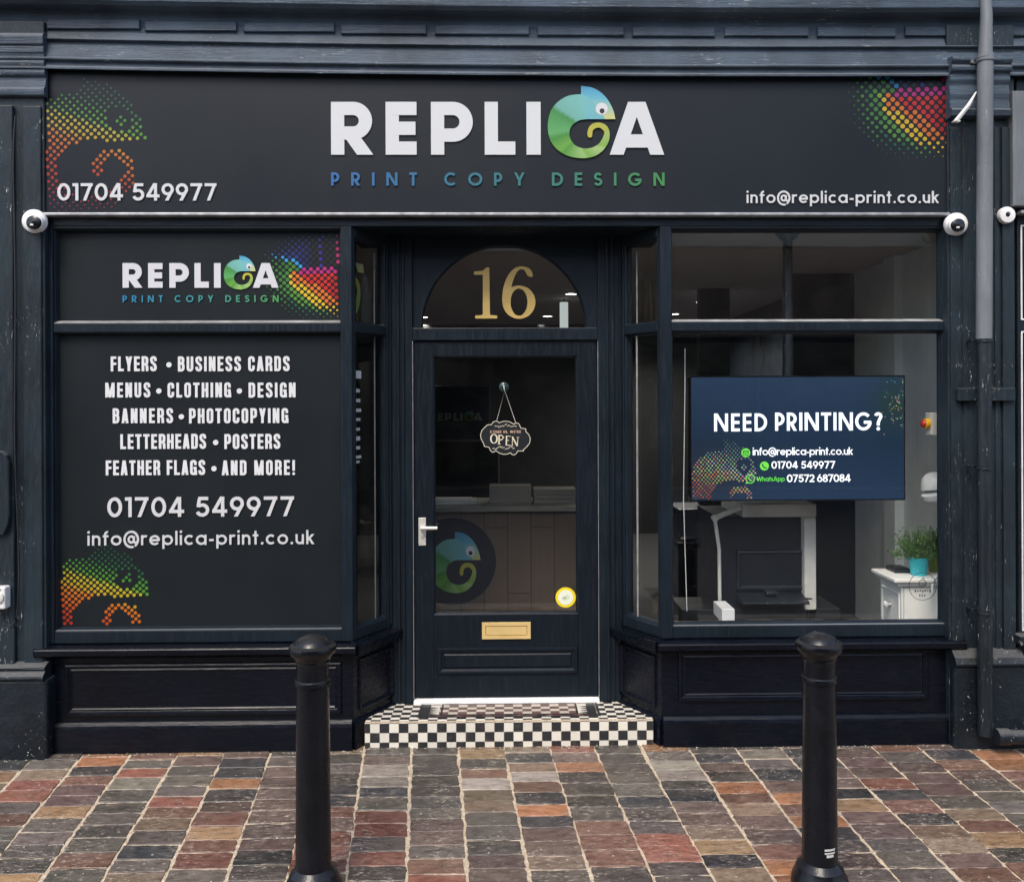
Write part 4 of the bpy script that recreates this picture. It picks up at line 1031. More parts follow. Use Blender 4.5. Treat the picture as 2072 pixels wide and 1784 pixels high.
# same lettering, smaller: crop4 (scale 2.3022, origin 0,520): R starts 708..., name height 318-460
def small(px, py, y=YP):
    cx = 708 + (px - 64) * (1605 - 708) / (1939 - 64); cy = 318 + (py - 577) * (460 - 318) / (874 - 577)
    p = pt((cx / 2.3022) / 1.23552, (520 + cy / 2.3022) / 1.23552, y); return (p.x, p.z)
nm = MB(); big_name(nm, small, YP - .005, (.62, .62, .64), .004); nm.build("shop_name", "printed_vinyl", wsu)
lz = MB(); lizard(lz, small, YP - .006, .005, .85); lz.build("lizard_emblem", "printed_vinyl", wsu)
tg = MB(); tagline(tg, lambda px, py: small(px, py - 4 + (py - 1010) * .12), YP - .005, ((.018, .19, .36), (.04, .25, .25), (.07, .30, .085)), .004); tg.build("tagline", "printed_vinyl", wsu)
def burst_fx(x, y):
    p = pt((600 + x / 6.86) / 1.23552, (560 + y / 6.86) / 1.23552, YP); return (p.x, p.z)
d2 = MB(); d2.dim = .88; dot_burst(d2, burst_fx, lambda X, Z: ux0 + .01 < X < ux1 - .006 and Z_TR_T + .02 < Z < Z_HEAD - .04, YP - .0016); d2.build("dotted_swirl", "printed_vinyl", wsu)

wsl = thing("window_sign", "tall dark printed panel listing the services, phone and email in the left window", "window sign", (0, YP, Z_RAIL_T))
b_ = MB(); b_.box(ux0, ux1, YP, YP + .012, Z_RAIL_T + .011, Z_TR_B - .011); b_.build("sign_board", "poster_panel", wsl)
WH2 = (.70, .70, .70)
BL = '\u2022'
for words, yb, yc in (((("FLYERS", 224, 317), (BL, 336.5, 347), ("BUSINESS CARDS", 360, 586)), 751, 721), ((("MENUS", 213, 304), (BL, 316, 326.5), ("CLOTHING", 339, 467), (BL, 479, 489.5), ("DESIGN", 503, 598)), 804, 774),
                      ((("BANNERS", 228, 350), (BL, 361.5, 372), ("PHOTOCOPYING", 382.5, 583)), 856, 826), ((("LETTERHEADS", 243.5, 417), (BL, 431, 441.5), ("POSTERS", 454, 567)), 908, 878),
                      ((("FEATHER FLAGS", 214, 415), (BL, 427.5, 438), ("AND MORE!", 449, 597)), 961, 931)):
    sv = MB()
    for wd, xa, xb in words:
        if wd == BL:
            p = pt((xa + xb) / 2, yb - 13, YP - .005); sv.disc(p.x, p.z, .0135, p.y, .004, 20, WH2)
        else: text_px(sv, wd, xa, xb, yb, yc, .170, YP - .005, WH2, n=3.4, cond=.44, th=.004)
    sv.build("service_line", "printed_vinyl", wsl)
ph = MB(); text_px(ph, "01704 549977", 217, 595, 1045, 1005, .165, YP - .006, (.60, .60, .60), th=.005); ph.build("phone_number", "printed_vinyl", wsl)
em = MB(); text_px(em, "info@replica-print.co.uk", 177, 636, 1102, 1074, .15, YP - .006, (.58, .58, .58), th=.005); em.build("email_address", "printed_vinyl", wsl)
def low_fx(lx, ly):
    p = pt((530 + (lx - 1469) * 1.735) / 2.3022 / 1.23552, (1080 + (640 + (ly - 488) * 1.63) / 2.3022) / 1.23552, YP); return (p.x, p.z)
d1 = MB(); d1.dim = .66; dotted_lizard(d1, low_fx, lambda X, Z: ux0 + .004 < X and Z_RAIL_T + .02 < Z, YP - .0016, 21.5, 5.6, fade=lambda a, b: 1.0); d1.build("dotted_lizard", "printed_vinyl", wsl)

# small hanging OPEN sign behind nothing: it hangs on the outside of the door glass from a suction hook
YO = yF + .006
hs = thing("hanging_sign", "small black scalloped OPEN sign with cream rim hanging on the door glass", "open sign", (0, YO, 0))
def co(px, py):   # crop origin (1140, 920), scale 7.4346
    p = pt((1140 + px / 7.4346) / 1.23552, (920 + py / 7.4346) / 1.23552, YO); return (p.x, p.z)
outl = [(745, 982), (790, 1000), (805, 1020), (850, 995), (920, 985), (1000, 998), (1070, 1040), (1110, 1022), (1160, 1025), (1185, 1065), (1205, 1115), (1300, 1128), (1295, 1175), (1350, 1230), (1382, 1310), (1365, 1400), (1310, 1465), (1250, 1520),
        (1255, 1540), (1150, 1538), (1120, 1590), (1080, 1615), (1035, 1600), (1010, 1572), (950, 1598), (880, 1602), (800, 1575), (735, 1530), (715, 1555), (675, 1562), (640, 1530), (615, 1470), (530, 1455), (510, 1395), (470, 1320), (455, 1240), (480, 1160), (540, 1095), (585, 1055), (660, 1050), (690, 1000)]
op = [co(*p) for p in outl]
b_ = MB(); b_.prism(op, YO, YO + .005, (.010, .013, .015)); b_.build("sign_board", "printed_vinyl", hs)
r_ = MB(); r_.ribbon(op, .0032, YO - .0008, .0015, True, (.72, .66, .52)); r_.build("sign_rim", "printed_vinyl", hs)
lt = MB(); LC = (.74, .66, .48)
def sl(px, py): return co(px, py)
def stroke(ps, w, c=LC, closed=False): lt.ribbon([co(*p) for p in ps], w * abs(co(100, 0)[0] - co(0, 0)[0]) / 100 if not isinstance(w, list) else [v * abs(co(100, 0)[0] - co(0, 0)[0]) / 100 for v in w], YO - .0008 - random.random() * .0004, .001, closed, c)
ovp = [(705 + 58 * math.cos(2 * math.pi * i / 28), 1312 + 82 * math.sin(2 * math.pi * i / 28)) for i in range(28)]
stroke(ovp, [14 + 14 * abs(math.cos(2 * math.pi * i / 28)) for i in range(28)], LC, True)
stroke([(800, 1240), (800, 1412)], 24); stroke([(800, 1250), (850, 1250), (885, 1285), (850, 1330), (800, 1335)], 18); stroke([(775, 1412), (828, 1416)], 9)
stroke([(940, 1255), (935, 1430)], 24); stroke([(930, 1262), (1015, 1268)], 13); stroke([(935, 1340), (985, 1344)], 12); stroke([(920, 1428), (1012, 1436)], 13)
stroke([(1050, 1272), (1045, 1440)], 12); stroke([(1045, 1275), (1138, 1445)], 26); stroke([(1150, 1278), (1142, 1450)], 12); stroke([(1125, 1280), (1172, 1284)], 8); stroke([(1022, 1438), (1068, 1442)], 8)
ax, az = co(632, 1195); bx, bz = co(1205, 1240)
letters(lt, "COME IN, WE'RE", co(632, 1195)[0], co(1205, 1195)[0], co(900, 1208)[1], abs(co(0, 50)[1] - co(0, 0)[1]), .2, YO - .001, (.60, .38, .28), th=.001)
rs_ = random.Random(5)
for k in range(9):
    px = 740 + k * 46; py = 1075 + 18 * math.sin(k * 1.1); stroke([(px - 20, py + rs_.uniform(-20, 20)), (px, py + rs_.uniform(-18, 8)), (px + 20, py + rs_.uniform(-20, 20))], 12, (.62, .54, .40))
    px = 700 + k * 46; py = 1480 + 16 * math.sin(k * 1.6); stroke([(px - 22, py + rs_.uniform(-18, 18)), (px, py + rs_.uniform(-18, 18)), (px + 22, py + rs_.uniform(-18, 18))], 11, (.66, .60, .46))
lt.build("lettering", "printed_vinyl", hs)
cd = MB(); hk = co(905, 415); a_, b2 = co(760, 965), co(1110, 1015)
cd.tube([(a_[0], YO - .001, a_[1]), (hk[0], YO - .006, hk[1]), (b2[0], YO - .001, b2[1])], .0016, 6); cd.build("cord", "paper_white", hs)
sc_ = MB(); cc = co(890, 350); sc_.lathe([(.0005, -.012), (.010, -.011), (.020, -.006), (.027, -.001), (.027, 0)], (cc[0], YO + .008, cc[1]), 'y', 28); sc_.build("suction_cup", "dark_green_plastic", hs, smooth=50)
hk_ = MB(); hk_.tube([(cc[0], YO - .002, cc[1] + .006), (cc[0], YO - .008, cc[1] - .004), (cc[0] + .002, YO - .008, cc[1] - .012), (cc[0] + .002, YO - .004, cc[1] - .014)], .0022, 8); hk_.build("hook", "chrome", hs)

# ================================================================== THINGS ON THE FRONT
def camera_ball(label, xd, yd, r_px, look):
    yb = -.06; c = pt(xd, yd, yb); r = r_px * (yb - CAM.y) / F
    t = thing("security_camera", label, "security camera", c, "white round cameras at the sign's lower corners")
    b = MB(); b.lathe([(r * .98, .028), (r * 1.0, .012), (r * .97, .002), (r * .85, -.006), (r * .4, -.010), (.0005, -.011)], c, 'y', 40); b.build("base", "white_plastic", t, smooth=50)
    e = MB(); ec = c + Vector((look[0] * r * .25, -.012, look[1] * r * .25))
    prof_ = [(r * .72 * math.sin(a), -r * .72 * math.cos(a) * .8) for a in [math.pi * i / 18 for i in range(18, -1, -1)]]
    prof_[0] = (.0005, prof_[0][1]); prof_[-1] = (.0005, prof_[-1][1])
    e.lathe(prof_, ec, 'y', 36); e.build("ball", "white_plastic", t, smooth=60)
    ln = MB(); lc = ec + Vector((look[0] * r * .14, -r * .60, look[1] * r * .14))
    ln.lathe([(r * .56, .012), (r * .56, -.002), (r * .52, -.004), (.0005, -.0045)], lc, 'y', 32); l_ = ln.build("lens", "black_lens", t, smooth=40)
    gl_ = MB(); gl_.box(lc.x - r * .22, lc.x + r * .06, lc.y - .008, lc.y - .004, lc.z - r * .30, lc.z - r * .14); gl_.build("lens_patch", "lamp_white", l_, bevel=.003)  # small pale block on the front of the dark lens
    return t
camera_ball("white round security camera under the sign's left end, above the left window", 67, 447, 24, (1.15, -.75))
camera_ball("white round security camera under the sign's right end, beside the grey downpipe", 1937, 453, 23.5, (-.85, -.70))
c = pt(2038, 435, -.07); al = thing("alarm_sounder", "small flat white disc with a dark centre hole, right of the downpipe", "sensor", c)
r = 17 * (4.39 - .07) / F
b = MB(); b.lathe([(r, .02), (r, .0), (r * .92, -.006), (r * .36, -.010), (r * .3, -.006), (.0005, -.006)], c, 'y', 40); b.build("disc", "white_plastic", al, smooth=40)
b = MB(); b.lathe([(r * .27, -.006), (r * .25, -.008), (.0005, -.0085)], c, 'y', 24); b.build("hole", "black_lens", al, smooth=40)

# downpipe
YD_ = -.115
dpipe = thing("downpipe", "rainwater downpipe, weathered grey above and black below, on the right pilaster", "downpipe", (XX(1996, YD_), YD_, 0))
def px_(xd, yd): p = pt(xd, yd, YD_); return (p.x, p.y, p.z)
rp_ = 14.2 * (4.39 + YD_) / F
u = MB(); u.tube([px_(1994, -60), px_(1994, -10), px_(1996, 30), px_(1993.5, 120)], [rp_ * .72, rp_ * .72, rp_ * .80, rp_ * .98], 24); u.tube([px_(1993.5, 112), px_(1994, 126)], rp_ * 1.22, 24); u.tube([px_(1993.5, 118), px_(1991, 686)], rp_ * 1.08, 24)
u.build("upper_pipe", "grey_pipe_paint", dpipe, smooth=40)
l = MB(); l.tube([px_(1991, 684), px_(1992, 1236)], rp_ * .95, 24); l.tube([px_(1992, 1230), px_(1993, 1400), px_(1994, 1486)], rp_ * 1.04, 24); l.tube([px_(1993, 1228), px_(1993, 1242)], rp_ * 1.18, 24)
l.build("lower_pipe", "black_pipe_paint", dpipe, smooth=40)
for yd in (122, 689, 945, 1236):
    k = MB(); p = Vector(px_(1992, yd)); k.tube([p + Vector((0, 0, .006)), p - Vector((0, 0, .006))], rp_ * 1.16, 24); k.box(p.x - .058, p.x + .052, -.088, -.080, p.z - .008, p.z + .008); k.box(p.x - .058, p.x - .045, -.10, -.05, p.z - .008, p.z + .008); k.box(p.x + .040, p.x + .052, -.10, -.05, p.z - .008, p.z + .008)
    k.build("pipe_bracket", "grey_pipe_paint" if yd < 300 else "black_pipe_paint", dpipe, bevel=.002)
dn = MB(); y_ = -.16; a = pt(2016, 1490, y_); b = pt(2230, 1496, y_)
dn.tube([a, a + Vector((.06, 0, 0))], .040, 20); dn.tube([a + Vector((.055, 0, 0)), b], .034, 20)
tag(dn.build("drain_pipe", "plinth_paint", smooth=40), "short horizontal black drain pipe with white flecks on the pavement, right corner", "drain pipe")
fk = MB(); a, b = pt(1975, 187, -.105), pt(1934, 246, -.10); mdl = (a + b) / 2 + Vector((.004, -.012, 0))
fk.tube([a, mdl, b], [.004, .011, .013], 6); fk.box(b.x - .016, b.x + .020, b.y - .01, b.y + .012, b.z - .004, b.z + .002)
tag(fk.build("paint_flake", "white_flake", bevel=.002), "pale torn strip sticking out beside the downpipe, by the sign's right end", "torn strip")
# junction box and cable at the left edge
c = pt(4, 1207, -.075); jb = thing("junction_box", "small white cable box on the left pilaster with a drooping cable", "junction box", c)
b = MB(); b.box(c.x - .07, c.x + .034, -.11, -.055, c.z - .055, c.z + .055); b.build("box", "white_plastic", jb, bevel=.008)
b = MB(); b.lathe([(.028, .0), (.028, -.008), (.022, -.011), (.0005, -.011)], (c.x + .002, -.11, c.z + .005), 'y', 24); b.box(c.x - .045, c.x + .014, -.118, -.11, c.z + .044, c.z + .050); b.build("cover", "cream_plastic", jb, smooth=40)
cb = MB(); P = lambda xd, yd, y=-.07: pt(xd, yd, y)
cb.tube(dense([tuple(P(31, 235)), tuple(P(27, 330)), tuple(P(31, 600)), tuple(P(30, 900)), tuple(P(38, 1120)), tuple(P(37, 1200)), tuple(P(33, 1248)), tuple(P(22, 1266)), tuple(P(10, 1256)), tuple(P(3, 1232, -.085))], 6), .004, 7)
tag(cb.build("cable", "cable_black", smooth=60), "thin black cable running down the left pilaster to the white box", "cable")

# neighbours
nr = thing("neighbour_building", "neighbouring shop front with pale grey sign at the right edge", "building", (0, 0, 0))
x0 = XX(2060, -.02)
b = MB(); b.box(x0, x0 + 2.2, -.02, .3, 0, Z_SIGN_T - .012); b.build("shop_front_wall", "navy_paint", nr, bevel=.004)
a0 = XX(2046, -.06, 300); b = MB(); b.box(a0, a0 + 2.2, -.075, -.02, ZR(418, -.06, 2050), ZR(186, -.06, 2050)); b.build("sign_board", "grey_pipe_paint", nr, bevel=.004)
a0 = XX(2062, -.06, 300); b = MB(); b.box(a0, a0 + 2.2, -.08, -.02, ZR(433, -.06, 2060), ZR(427, -.06, 2060)); b.build("sign_ledge", "trim_metal", nr, bevel=.002)
for ya, yb in ((455, 648), (670, 1276)):
    a0 = XX(2066.5, -.022, 900); b = MB(); b.ring(a0, a0 + 1.6, ZR(yb, -.022, 2060), ZR(ya, -.022, 2060), [(0, -.022), (.002, -.026), (.006, -.026), (.010, -.021)]); b.build("window_frame", "white_plastic", nr)
    b = MB(); b.box(a0 + .008, a0 + 1.59, -.0225, -.0205, ZR(yb, -.022, 2060) + .008, ZR(ya, -.022, 2060) - .008); b.build("window_pane", "black_lens", nr)
a0 = XX(2055, -.06, 1290); b = MB(); b.box(a0, a0 + 2.2, -.10, -.02, ZR(1302, -.06, 2060), ZR(1283, -.06, 2060)); b.build("window_sill", "plinth_paint", nr, bevel=.006)

# ================================================================== BOLLARDS
BP = [(.106, -.05), (.106, .020), (.102, .034), (.094, .050), (.089, .062), (.086, .072), (.074, .084), (.0665, .094), (.0655, .11), (.0630, .45), (.0605, .765), (.0605, .770), (.0665, .774), (.0670, .782), (.0650, .790), (.0605, .794), (.0600, .845),
      (.0610, .853), (.0660, .860), (.0650, .868), (.0720, .880), (.0830, .890), (.0872, .900), (.0878, .910), (.0850, .918), (.0780, .923), (.0700, .9245), (.0680, .927), (.0630, .935), (.0500, .945), (.0330, .952), (.0150, .9555), (.0008, .956)]
def bollard(label, xd, ytop, y):
    top_ = pt(xd, ytop, y); base = top_.z - .956
    t = thing("bollard", label, "bollard", (top_.x, y, gz(y)), "black cast iron bollards")
    b = MB(); b.lathe(BP, (top_.x, y, base), 'z', 56); b.build("post", "bollard_paint", t, smooth=28)
    return t, top_.x, base
bollard("black mushroom-capped bollard in front of the left window", 632.5, 1284, -1.16)
rb, bx, bz = bollard("black mushroom-capped bollard with small silver sticker in front of the right window", 1657, 1279, -1.14)
sk = MB()
for k, (za, zb_, aw) in enumerate(((.158, .166, .33), (.147, .153, .33), (.134, .144, .22))):
    n = 8; r_ = .0672
    vs_, fs = [], []
    for i in range(n + 1):
        a = rad(-90 + 14) - aw + 2 * aw * i / n
        vs_ += [(bx + r_ * math.cos(a), -1.14 + r_ * math.sin(a), bz + za), (bx + r_ * math.cos(a), -1.14 + r_ * math.sin(a), bz + zb_)]
    for i in range(n): fs.append((2 * i, 2 * i + 2, 2 * i + 3, 2 * i + 1))
    sk.add(vs_, fs, (.55, .55, .54))
sk.build("sticker", "printed_vinyl", rb)

# ================================================================== INSIDE THE SHOP
# counter behind the door
YC = 1.5
ct = thing("counter", "wood fronted reception counter with a round lizard emblem, behind the door glass", "counter", (0, YC, FZ))
cz1 = pt(1020, 1024, YC).z; c0_, c1_ = XX(800, YC), XX(1262, YC)
b = MB(); b.box(c0_, c1_, YC, YC + .5, FZ, cz1 - .035); b.build("counter_front", "counter_wood", ct, bevel=.004)
b = MB(); b.box(c0_ - .03, c1_ + .03, YC - .03, YC + .55, cz1 - .035, cz1); b.build("counter_top", "pale_card", ct, bevel=.004)
em = MB(); p = pt(915.5, 1135.5, YC - .004); em.disc(p.x, p.z, 88 * (4.39 + YC) / F, YC - .004, .004, 48, (.007, .012, .028))
def cem(lx, ly):
    cx = 668 + (lx - 1469) * .80; cy = 358 + (ly - 488) * .91
    q = pt((860 + cx / 2.409) / 1.23552, (1180 + cy / 2.409) / 1.23552, YC - .006); return (q.x, q.z)
lizard(em, cem, YC - .007, .002, 1.15); em.build("round_emblem", "printed_vinyl", ct)
for nm_, lab, xa, xb, ya, yb, y in (("paper_box", "open pale cardboard box of paper on the counter, behind the door glass", 990, 1075, 984, 1024, YC + .08), ("paper_stack", "flat stack of pale paper on the right of the counter", 1080, 1166, 990, 1024, YC + .12), ):
    a0, a1, b0, b1 = rect(xa, xb, ya, yb, y); b = MB(); b.box(a0, a1, y, y + .22, cz1, b1)
    if nm_ == "paper_box": b.ring(a0, a1, cz1 + .01, b1 - .01, [(.0, y - .002), (.004, y - .006), (.012, y - .006)], True)
    else:
        for k in range(3): b.box(a0 + .01 * k, a1 - .02 + .008 * k, y - .004, y + .2, cz1 + .002 + .03 * k, cz1 + .022 + .03 * k)
    tag(b.build(nm_, "pale_card", bevel=.003), lab, "box" if nm_ == "paper_box" else "paper")
a0, a1, b0, b1 = rect(870, 962, 1012, 1022, YC + .1); b = MB(); b.box(a0, a1, YC + .1, YC + .3, cz1, cz1 + .03); b.box(a0 + .01, a1 - .03, YC + .12, YC + .28, cz1 + .03, cz1 + .036)
tag(b.build("keyboard_tray", "cream_plastic", bevel=.004), "low pale tray lying on the left of the counter, behind the door glass", "tray")
# dim name board on the back wall
YW = 4.0
ws = thing("wall_sign", "dim green name board with lettering inside the dark shop, seen through the door", "wall sign", (0, YW, 1.6))
a0, a1, b0, b1 = rect(858, 992, 780, 890, YW); b = MB(); b.box(a0, a1, YW, YW + .04, b0, b1); b.build("sign_board", "printer_dark", ws, bevel=.01)
b = MB()
def wfx(px, py):
    q = pt(868 + (px - 64) * 108 / 1875, 835 + (py - 577) * 16 / 297, YW - .01); return (q.x, q.z)
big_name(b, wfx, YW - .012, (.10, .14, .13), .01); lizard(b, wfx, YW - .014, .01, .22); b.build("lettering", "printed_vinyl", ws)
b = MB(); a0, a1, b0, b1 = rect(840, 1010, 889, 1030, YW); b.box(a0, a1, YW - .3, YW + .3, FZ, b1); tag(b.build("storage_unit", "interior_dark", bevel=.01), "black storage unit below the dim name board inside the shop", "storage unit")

# ceiling lights
n_ = 0
for xd, yd in ((857, 641), (860, 657), (1108, 639), (1095, 657), (1155, 594), (1419, 610), (1458, 591), (1365, 635), (1010, 600)):
    if (xd, yd) == (1010, 600): continue
    p = ptz(xd, yd, CZ - .004)
    t = thing("ceiling_light", {857: "lit ceiling spotlight at the arched glass's left end, upper of two", 860: "lit ceiling spotlight at the arched glass's left end, lower of two", 1108: "brightest lit ceiling spotlight right of the gold house number", 1095: "lit ceiling spotlight low to the right of the gold house number",
                                1155: "bluish lit ceiling spotlight at the arched glass's right side, above the white cylinder", 1419: "lit ceiling spotlight in the right window's top light, middle of three", 1458: "lit ceiling spotlight in the right window's top light, highest of three",
                                1365: "lit ceiling spotlight in the right window's lower left corner of the top light"}[xd], "ceiling light", p, "lit ceiling spotlights")
    b = MB(); b.lathe([(.062, .004), (.062, -.004), (.05, -.008), (.044, -.002)], p, 'z', 24); b.build("ring", "white_plastic", t)
    b = MB(); b.lathe([(.044, .0), (.044, -.003), (.0005, -.0032)], p, 'z', 24); b.build("lamp", "downlight_glow", t)
    ll = bpy.data.lights.new("lamp_light", 'SPOT'); ll.energy = 50 if xd > 1300 else 3; ll.spot_size = rad(150); ll.spot_blend = 0.6; ll.shadow_soft_size = 0.05; ll.color = (1, .95, .86)
    lo = bpy.data.objects.new("lamp_light", ll); COL.objects.link(lo); lo.parent = t; lo.location = (0, 0, -.03)
p = pt(1141, 612, 3.6); t = thing("pendant_lamp", "glowing white cylinder lamp hanging behind the arched glass's right side", "pendant lamp", p)
b = MB(); rr = 8.5 * (4.39 + 3.6) / F; b.lathe([(rr, 0), (rr, -.26), (rr * .9, -.262)], p, 'z', 28); b.build("lamp_shade", "pendant_glow", t, smooth=40)
b = MB(); b.tube([p, (p.x, p.y, CZ)], .006, 8); b.build("cord", "cable_black", t)

# display screen hung in the right window
YV = .30
tv = thing("display_screen", "large lit screen asking about printing, hung from a ceiling pole in the right window", "screen", (XX(1614, YV), YV, 1.3))
a0, a1, b0, b1 = rect(1396, 1832, 760, 1013, YV)
b = MB(); b.box(a0, a1, YV, YV + .05, b0, b1); b.build("casing", "black_lens", tv, bevel=.003)
b = MB(); nx, nz = 26, 16; e_ = .008
def scol(u, v):
    c = lerp((.0075, .0150, .031), (.0135, .027, .054), max(0, min(1, .25 + .75 * abs(v - .45) * 1.6 + .15 * math.sin(u * 3))))
    g1 = math.exp(-(((u - .95) / .1) ** 2 + ((v - .78) / .22) ** 2)); c = lerp(c, (.012, .027, .020), .7 * g1)
    g2 = math.exp(-(((u - .1) / .14) ** 2 + ((v - .22) / .2) ** 2)); c = lerp(c, (.017, .018, .018), .7 * g2)
    return c
for i in range(nx):
    for j in range(nz):
        q = [(a0 + e_ + (a1 - a0 - 2 * e_) * (i + di) / nx, YV - .001, b0 + e_ + (b1 - b0 - 2 * e_) * (j + dj) / nz) for di, dj in ((0, 0), (1, 0), (1, 1), (0, 1))]
        b.add(q, [(0, 1, 2, 3)], scol((i + .5) / nx, (j + .5) / nz))
b.build("screen", "screen_picture", tv)
ts = MB(); ty = YV - .003; SW = (.72, .78, .88); S2 = (.80, .82, .86); GR = (.13, .52, .06)
def ctv(px, py):
    p = pt((1700 + px / 3.5724) / 1.23552, (930 + py / 3.5724) / 1.23552, ty); return p
def tvt(s, xa, xb, yb, yc, w, c, **k):
    p, q, r_ = ctv(xa, yb), ctv(xb, yb), ctv(xa, yc); letters(ts, s, p.x, q.x, p.z, r_.z - p.z, w, ty, c, th=.001, **k)
FUT = dict(GEO_W, N=.78, E=.48, D=.70, P=.52, R=.56, T=.56, G=.92, **{'?': .46})
tvt("NEED", 305, 778, 530, 370, .165, SW, widths=FUT); tvt("PRINTING?", 850, 1808, 524, 362, .165, SW, widths=FUT)
tvt("info@replica-print.co.uk", 650, 1545, 742, 676, .15, S2); tvt("01704 549977", 817, 1386, 862, 796, .165, S2); tvt("07572 687084", 955, 1524, 982, 914, .165, S2)
tvt("WhatsApp", 686, 936, 974, 934, .15, (.10, .50, .05))
ts.build("screen_text", "screen_picture", tv)
ic = MB()
def icd(px, py, r_, c, k=0): p = ctv(px, py); ic.disc(p.x, p.z, r_ / 3.5724 / 1.23552 * (4.39 + ty) / F, ty - .0006 * k, .001, 28, c)
def icr(ps, w, c, k=0, closed=False): ic.ribbon([(ctv(*q).x, ctv(*q).z) for q in ps], w / 3.5724 / 1.23552 * (4.39 + ty) / F, ty - .0006 * k, .001, closed, c)
icd(588, 720, 40, GR); icr([(566, 704), (610, 704), (610, 738), (566, 738)], 7, (.02, .12, .02), 1, True); icr([(566, 706), (588, 724), (610, 706)], 6, (.02, .12, .02), 2)
icd(754, 838, 40, GR)
for cxp, cyp, r_, c in ((754, 838, 1.0, (.01, .05, .03)), (628, 953, .85, (.12, .50, .06))): icr([(cxp - 17 * r_, cyp - 20 * r_), (cxp - 15 * r_, cyp - 2 * r_), (cxp + 2 * r_, cyp + 16 * r_), (cxp + 20 * r_, cyp + 18 * r_)], 11 * r_, c, 2)
icr([(628 + 38 * math.cos(a), 953 + 38 * math.sin(a)) for a in [2 * math.pi * i / 32 for i in range(32)]], 8, (.12, .50, .06), 0, True); icr([(600, 978), (590, 993), (618, 986)], 7, (.12, .50, .06), 1)
ic.build("icons", "screen_picture", tv)
dt = MB()
inr = lambda X, Z: a0 + .012 < X < a1 - .012 and b0 + .012 < Z < b1 - .012
def tvcol(t): return tuple(v * random.uniform(.2, .75) for v in grad([(0, (.15, .28, .2)), (.25, (.45, .48, .36)), (.4, (.48, .36, .16)), (.55, (.34, .12, .06)), (1, (.22, .06, .05))], max(0, min(1, t))))
dotted_lizard(dt, lambda lx, ly: (lambda p: (p.x, p.z))(ctv(380 + (lx - 1469) * 1.65, 600 + (ly - 488) * 2.0)), inr, ty, 20, 5.0, tvcol, fade=lambda a, b: 1.0)
for k in range(90):
    px, py = random.gauss(1945, 60), random.gauss(300, 110)
    p = ctv(px, py)
    if inr(p.x, p.z) : dt.disc(p.x, p.z, random.uniform(.0015, .0036), ty, .001, 8, tvcol(.1 + .35 * math.exp(-((py - 330) / 90) ** 2)))
dt.build("screen_dots", "screen_picture", tv)
pm = MB(); xm_ = XX(1593, YV + .1, 600); pm.tube([(xm_, YV + .09, CZ), (xm_, YV + .09, b0 + .3)], .026, 20); pm.lathe([(.075, 0), (.073, -.02), (.05, -.05), (.026, -.07)], (xm_, YV + .09, CZ), 'z', 28); pm.box(xm_ - .1, xm_ + .1, YV + .05, YV + .08, b0 + .2, b1 - .1)
pm.build("ceiling_mount", "black_pipe_paint", tv, smooth=35)
wv = MB(); wv.tube([pt(1386, 705, .2), pt(1386, 780, .2), pt(1383, 1010, .2), pt(1390, 1236, .2)], .0022, 6); tag(wv.build("white_wire", "white_plastic"), "thin pale wire hanging down left of the screen inside the right window", "wire")

# photocopier
YK = .62
pc = thing("photocopier", "large dark office copier with pale side panels, under the screen in the right window", "photocopier", (XX(1545, YK), YK, FZ))
def R(x0, x1, y0, y1, y): return rect(x0, x1, y0, y1, y)
a0, a1, b0, b1 = R(1452, 1640, 1044, 1290, YK + .06); b = MB(); b.box(a0, a1, YK + .06, YK + .6, FZ, b1)
a0, a1, c0_, c1_ = R(1490, 1630, 1112, 1195, YK + .05); b.ring(a0, a1, c0_, c1_, [(0, YK + .06), (.003, YK + .045), (.02, YK + .04), (.024, YK + .05)], True)
a0, a1, c0_, c1_ = R(1488, 1640, 1205, 1212, YK + .04); b.box(a0, a1, YK + .0, YK + .06, c0_, c1_)
a0, a1, c0_, c1_ = R(1490, 1645, 1228, 1290, YK + .03); b.ring(a0, a1, c0_, c1_, [(0, YK + .06), (.004, YK + .02), (.012, YK + .02)], True)
b.build("body", "printer_dark", pc, bevel=.005)
b = MB(); a0, a1, c0_, c1_ = R(1502, 1652, 1020, 1046, YK); b.box(a0, a1, YK - .002, YK + .5, c0_, c1_); b.build("top_panel", "cream_plastic", pc, bevel=.006)
b = MB(); a0, a1, c0_, c1_ = R(1628, 1652, 1047, 1290, YK); b.box(a0, a1, YK, YK + .5, FZ, c1_); b.build("side_panel", "cream_plastic", pc, bevel=.006)
b = MB(); p, q = pt(1499, 1026, YK), pt(1446, 1048, YK); b.tube([p, q], .016, 10); b.lathe([(.018, -.02), (.020, 0), (.018, .02)], q, 'y', 20); q2 = pt(1455, 1110, YK); q3 = pt(1458, 1290, YK); q4 = Vector((q3.x, q3.y, FZ)); b.tube([q, q2, q4], .011, 10); b.build("hinged_arm", "cream_plastic", pc, smooth=50)
b = MB(); a0, a1, c0_, c1_ = R(1495, 1628, 1203, 1217, YK - .02); b.ext([(YK - .1, c0_), (YK - .1, c0_ + .012), (YK + .06, c1_), (YK + .06, c0_)], a0, a1); b.box((a0 + a1) / 2 - .03, (a0 + a1) / 2 + .03, YK - .03, YK + .05, c1_, c1_ + .02); b.build("paper_tray", "black_pipe_paint", pc, bevel=.003)
b = MB(); a0, a1, c0_, c1_ = R(1461, 1487, 1232, 1252, YK - .3); b.box(a0, a1, YK - .3, YK - .1, c0_ - .02, c1_); tag(b.build("white_carton", "white_plastic", bevel=.004), "small white carton at the copier's lower left corner, behind the glass", "carton")
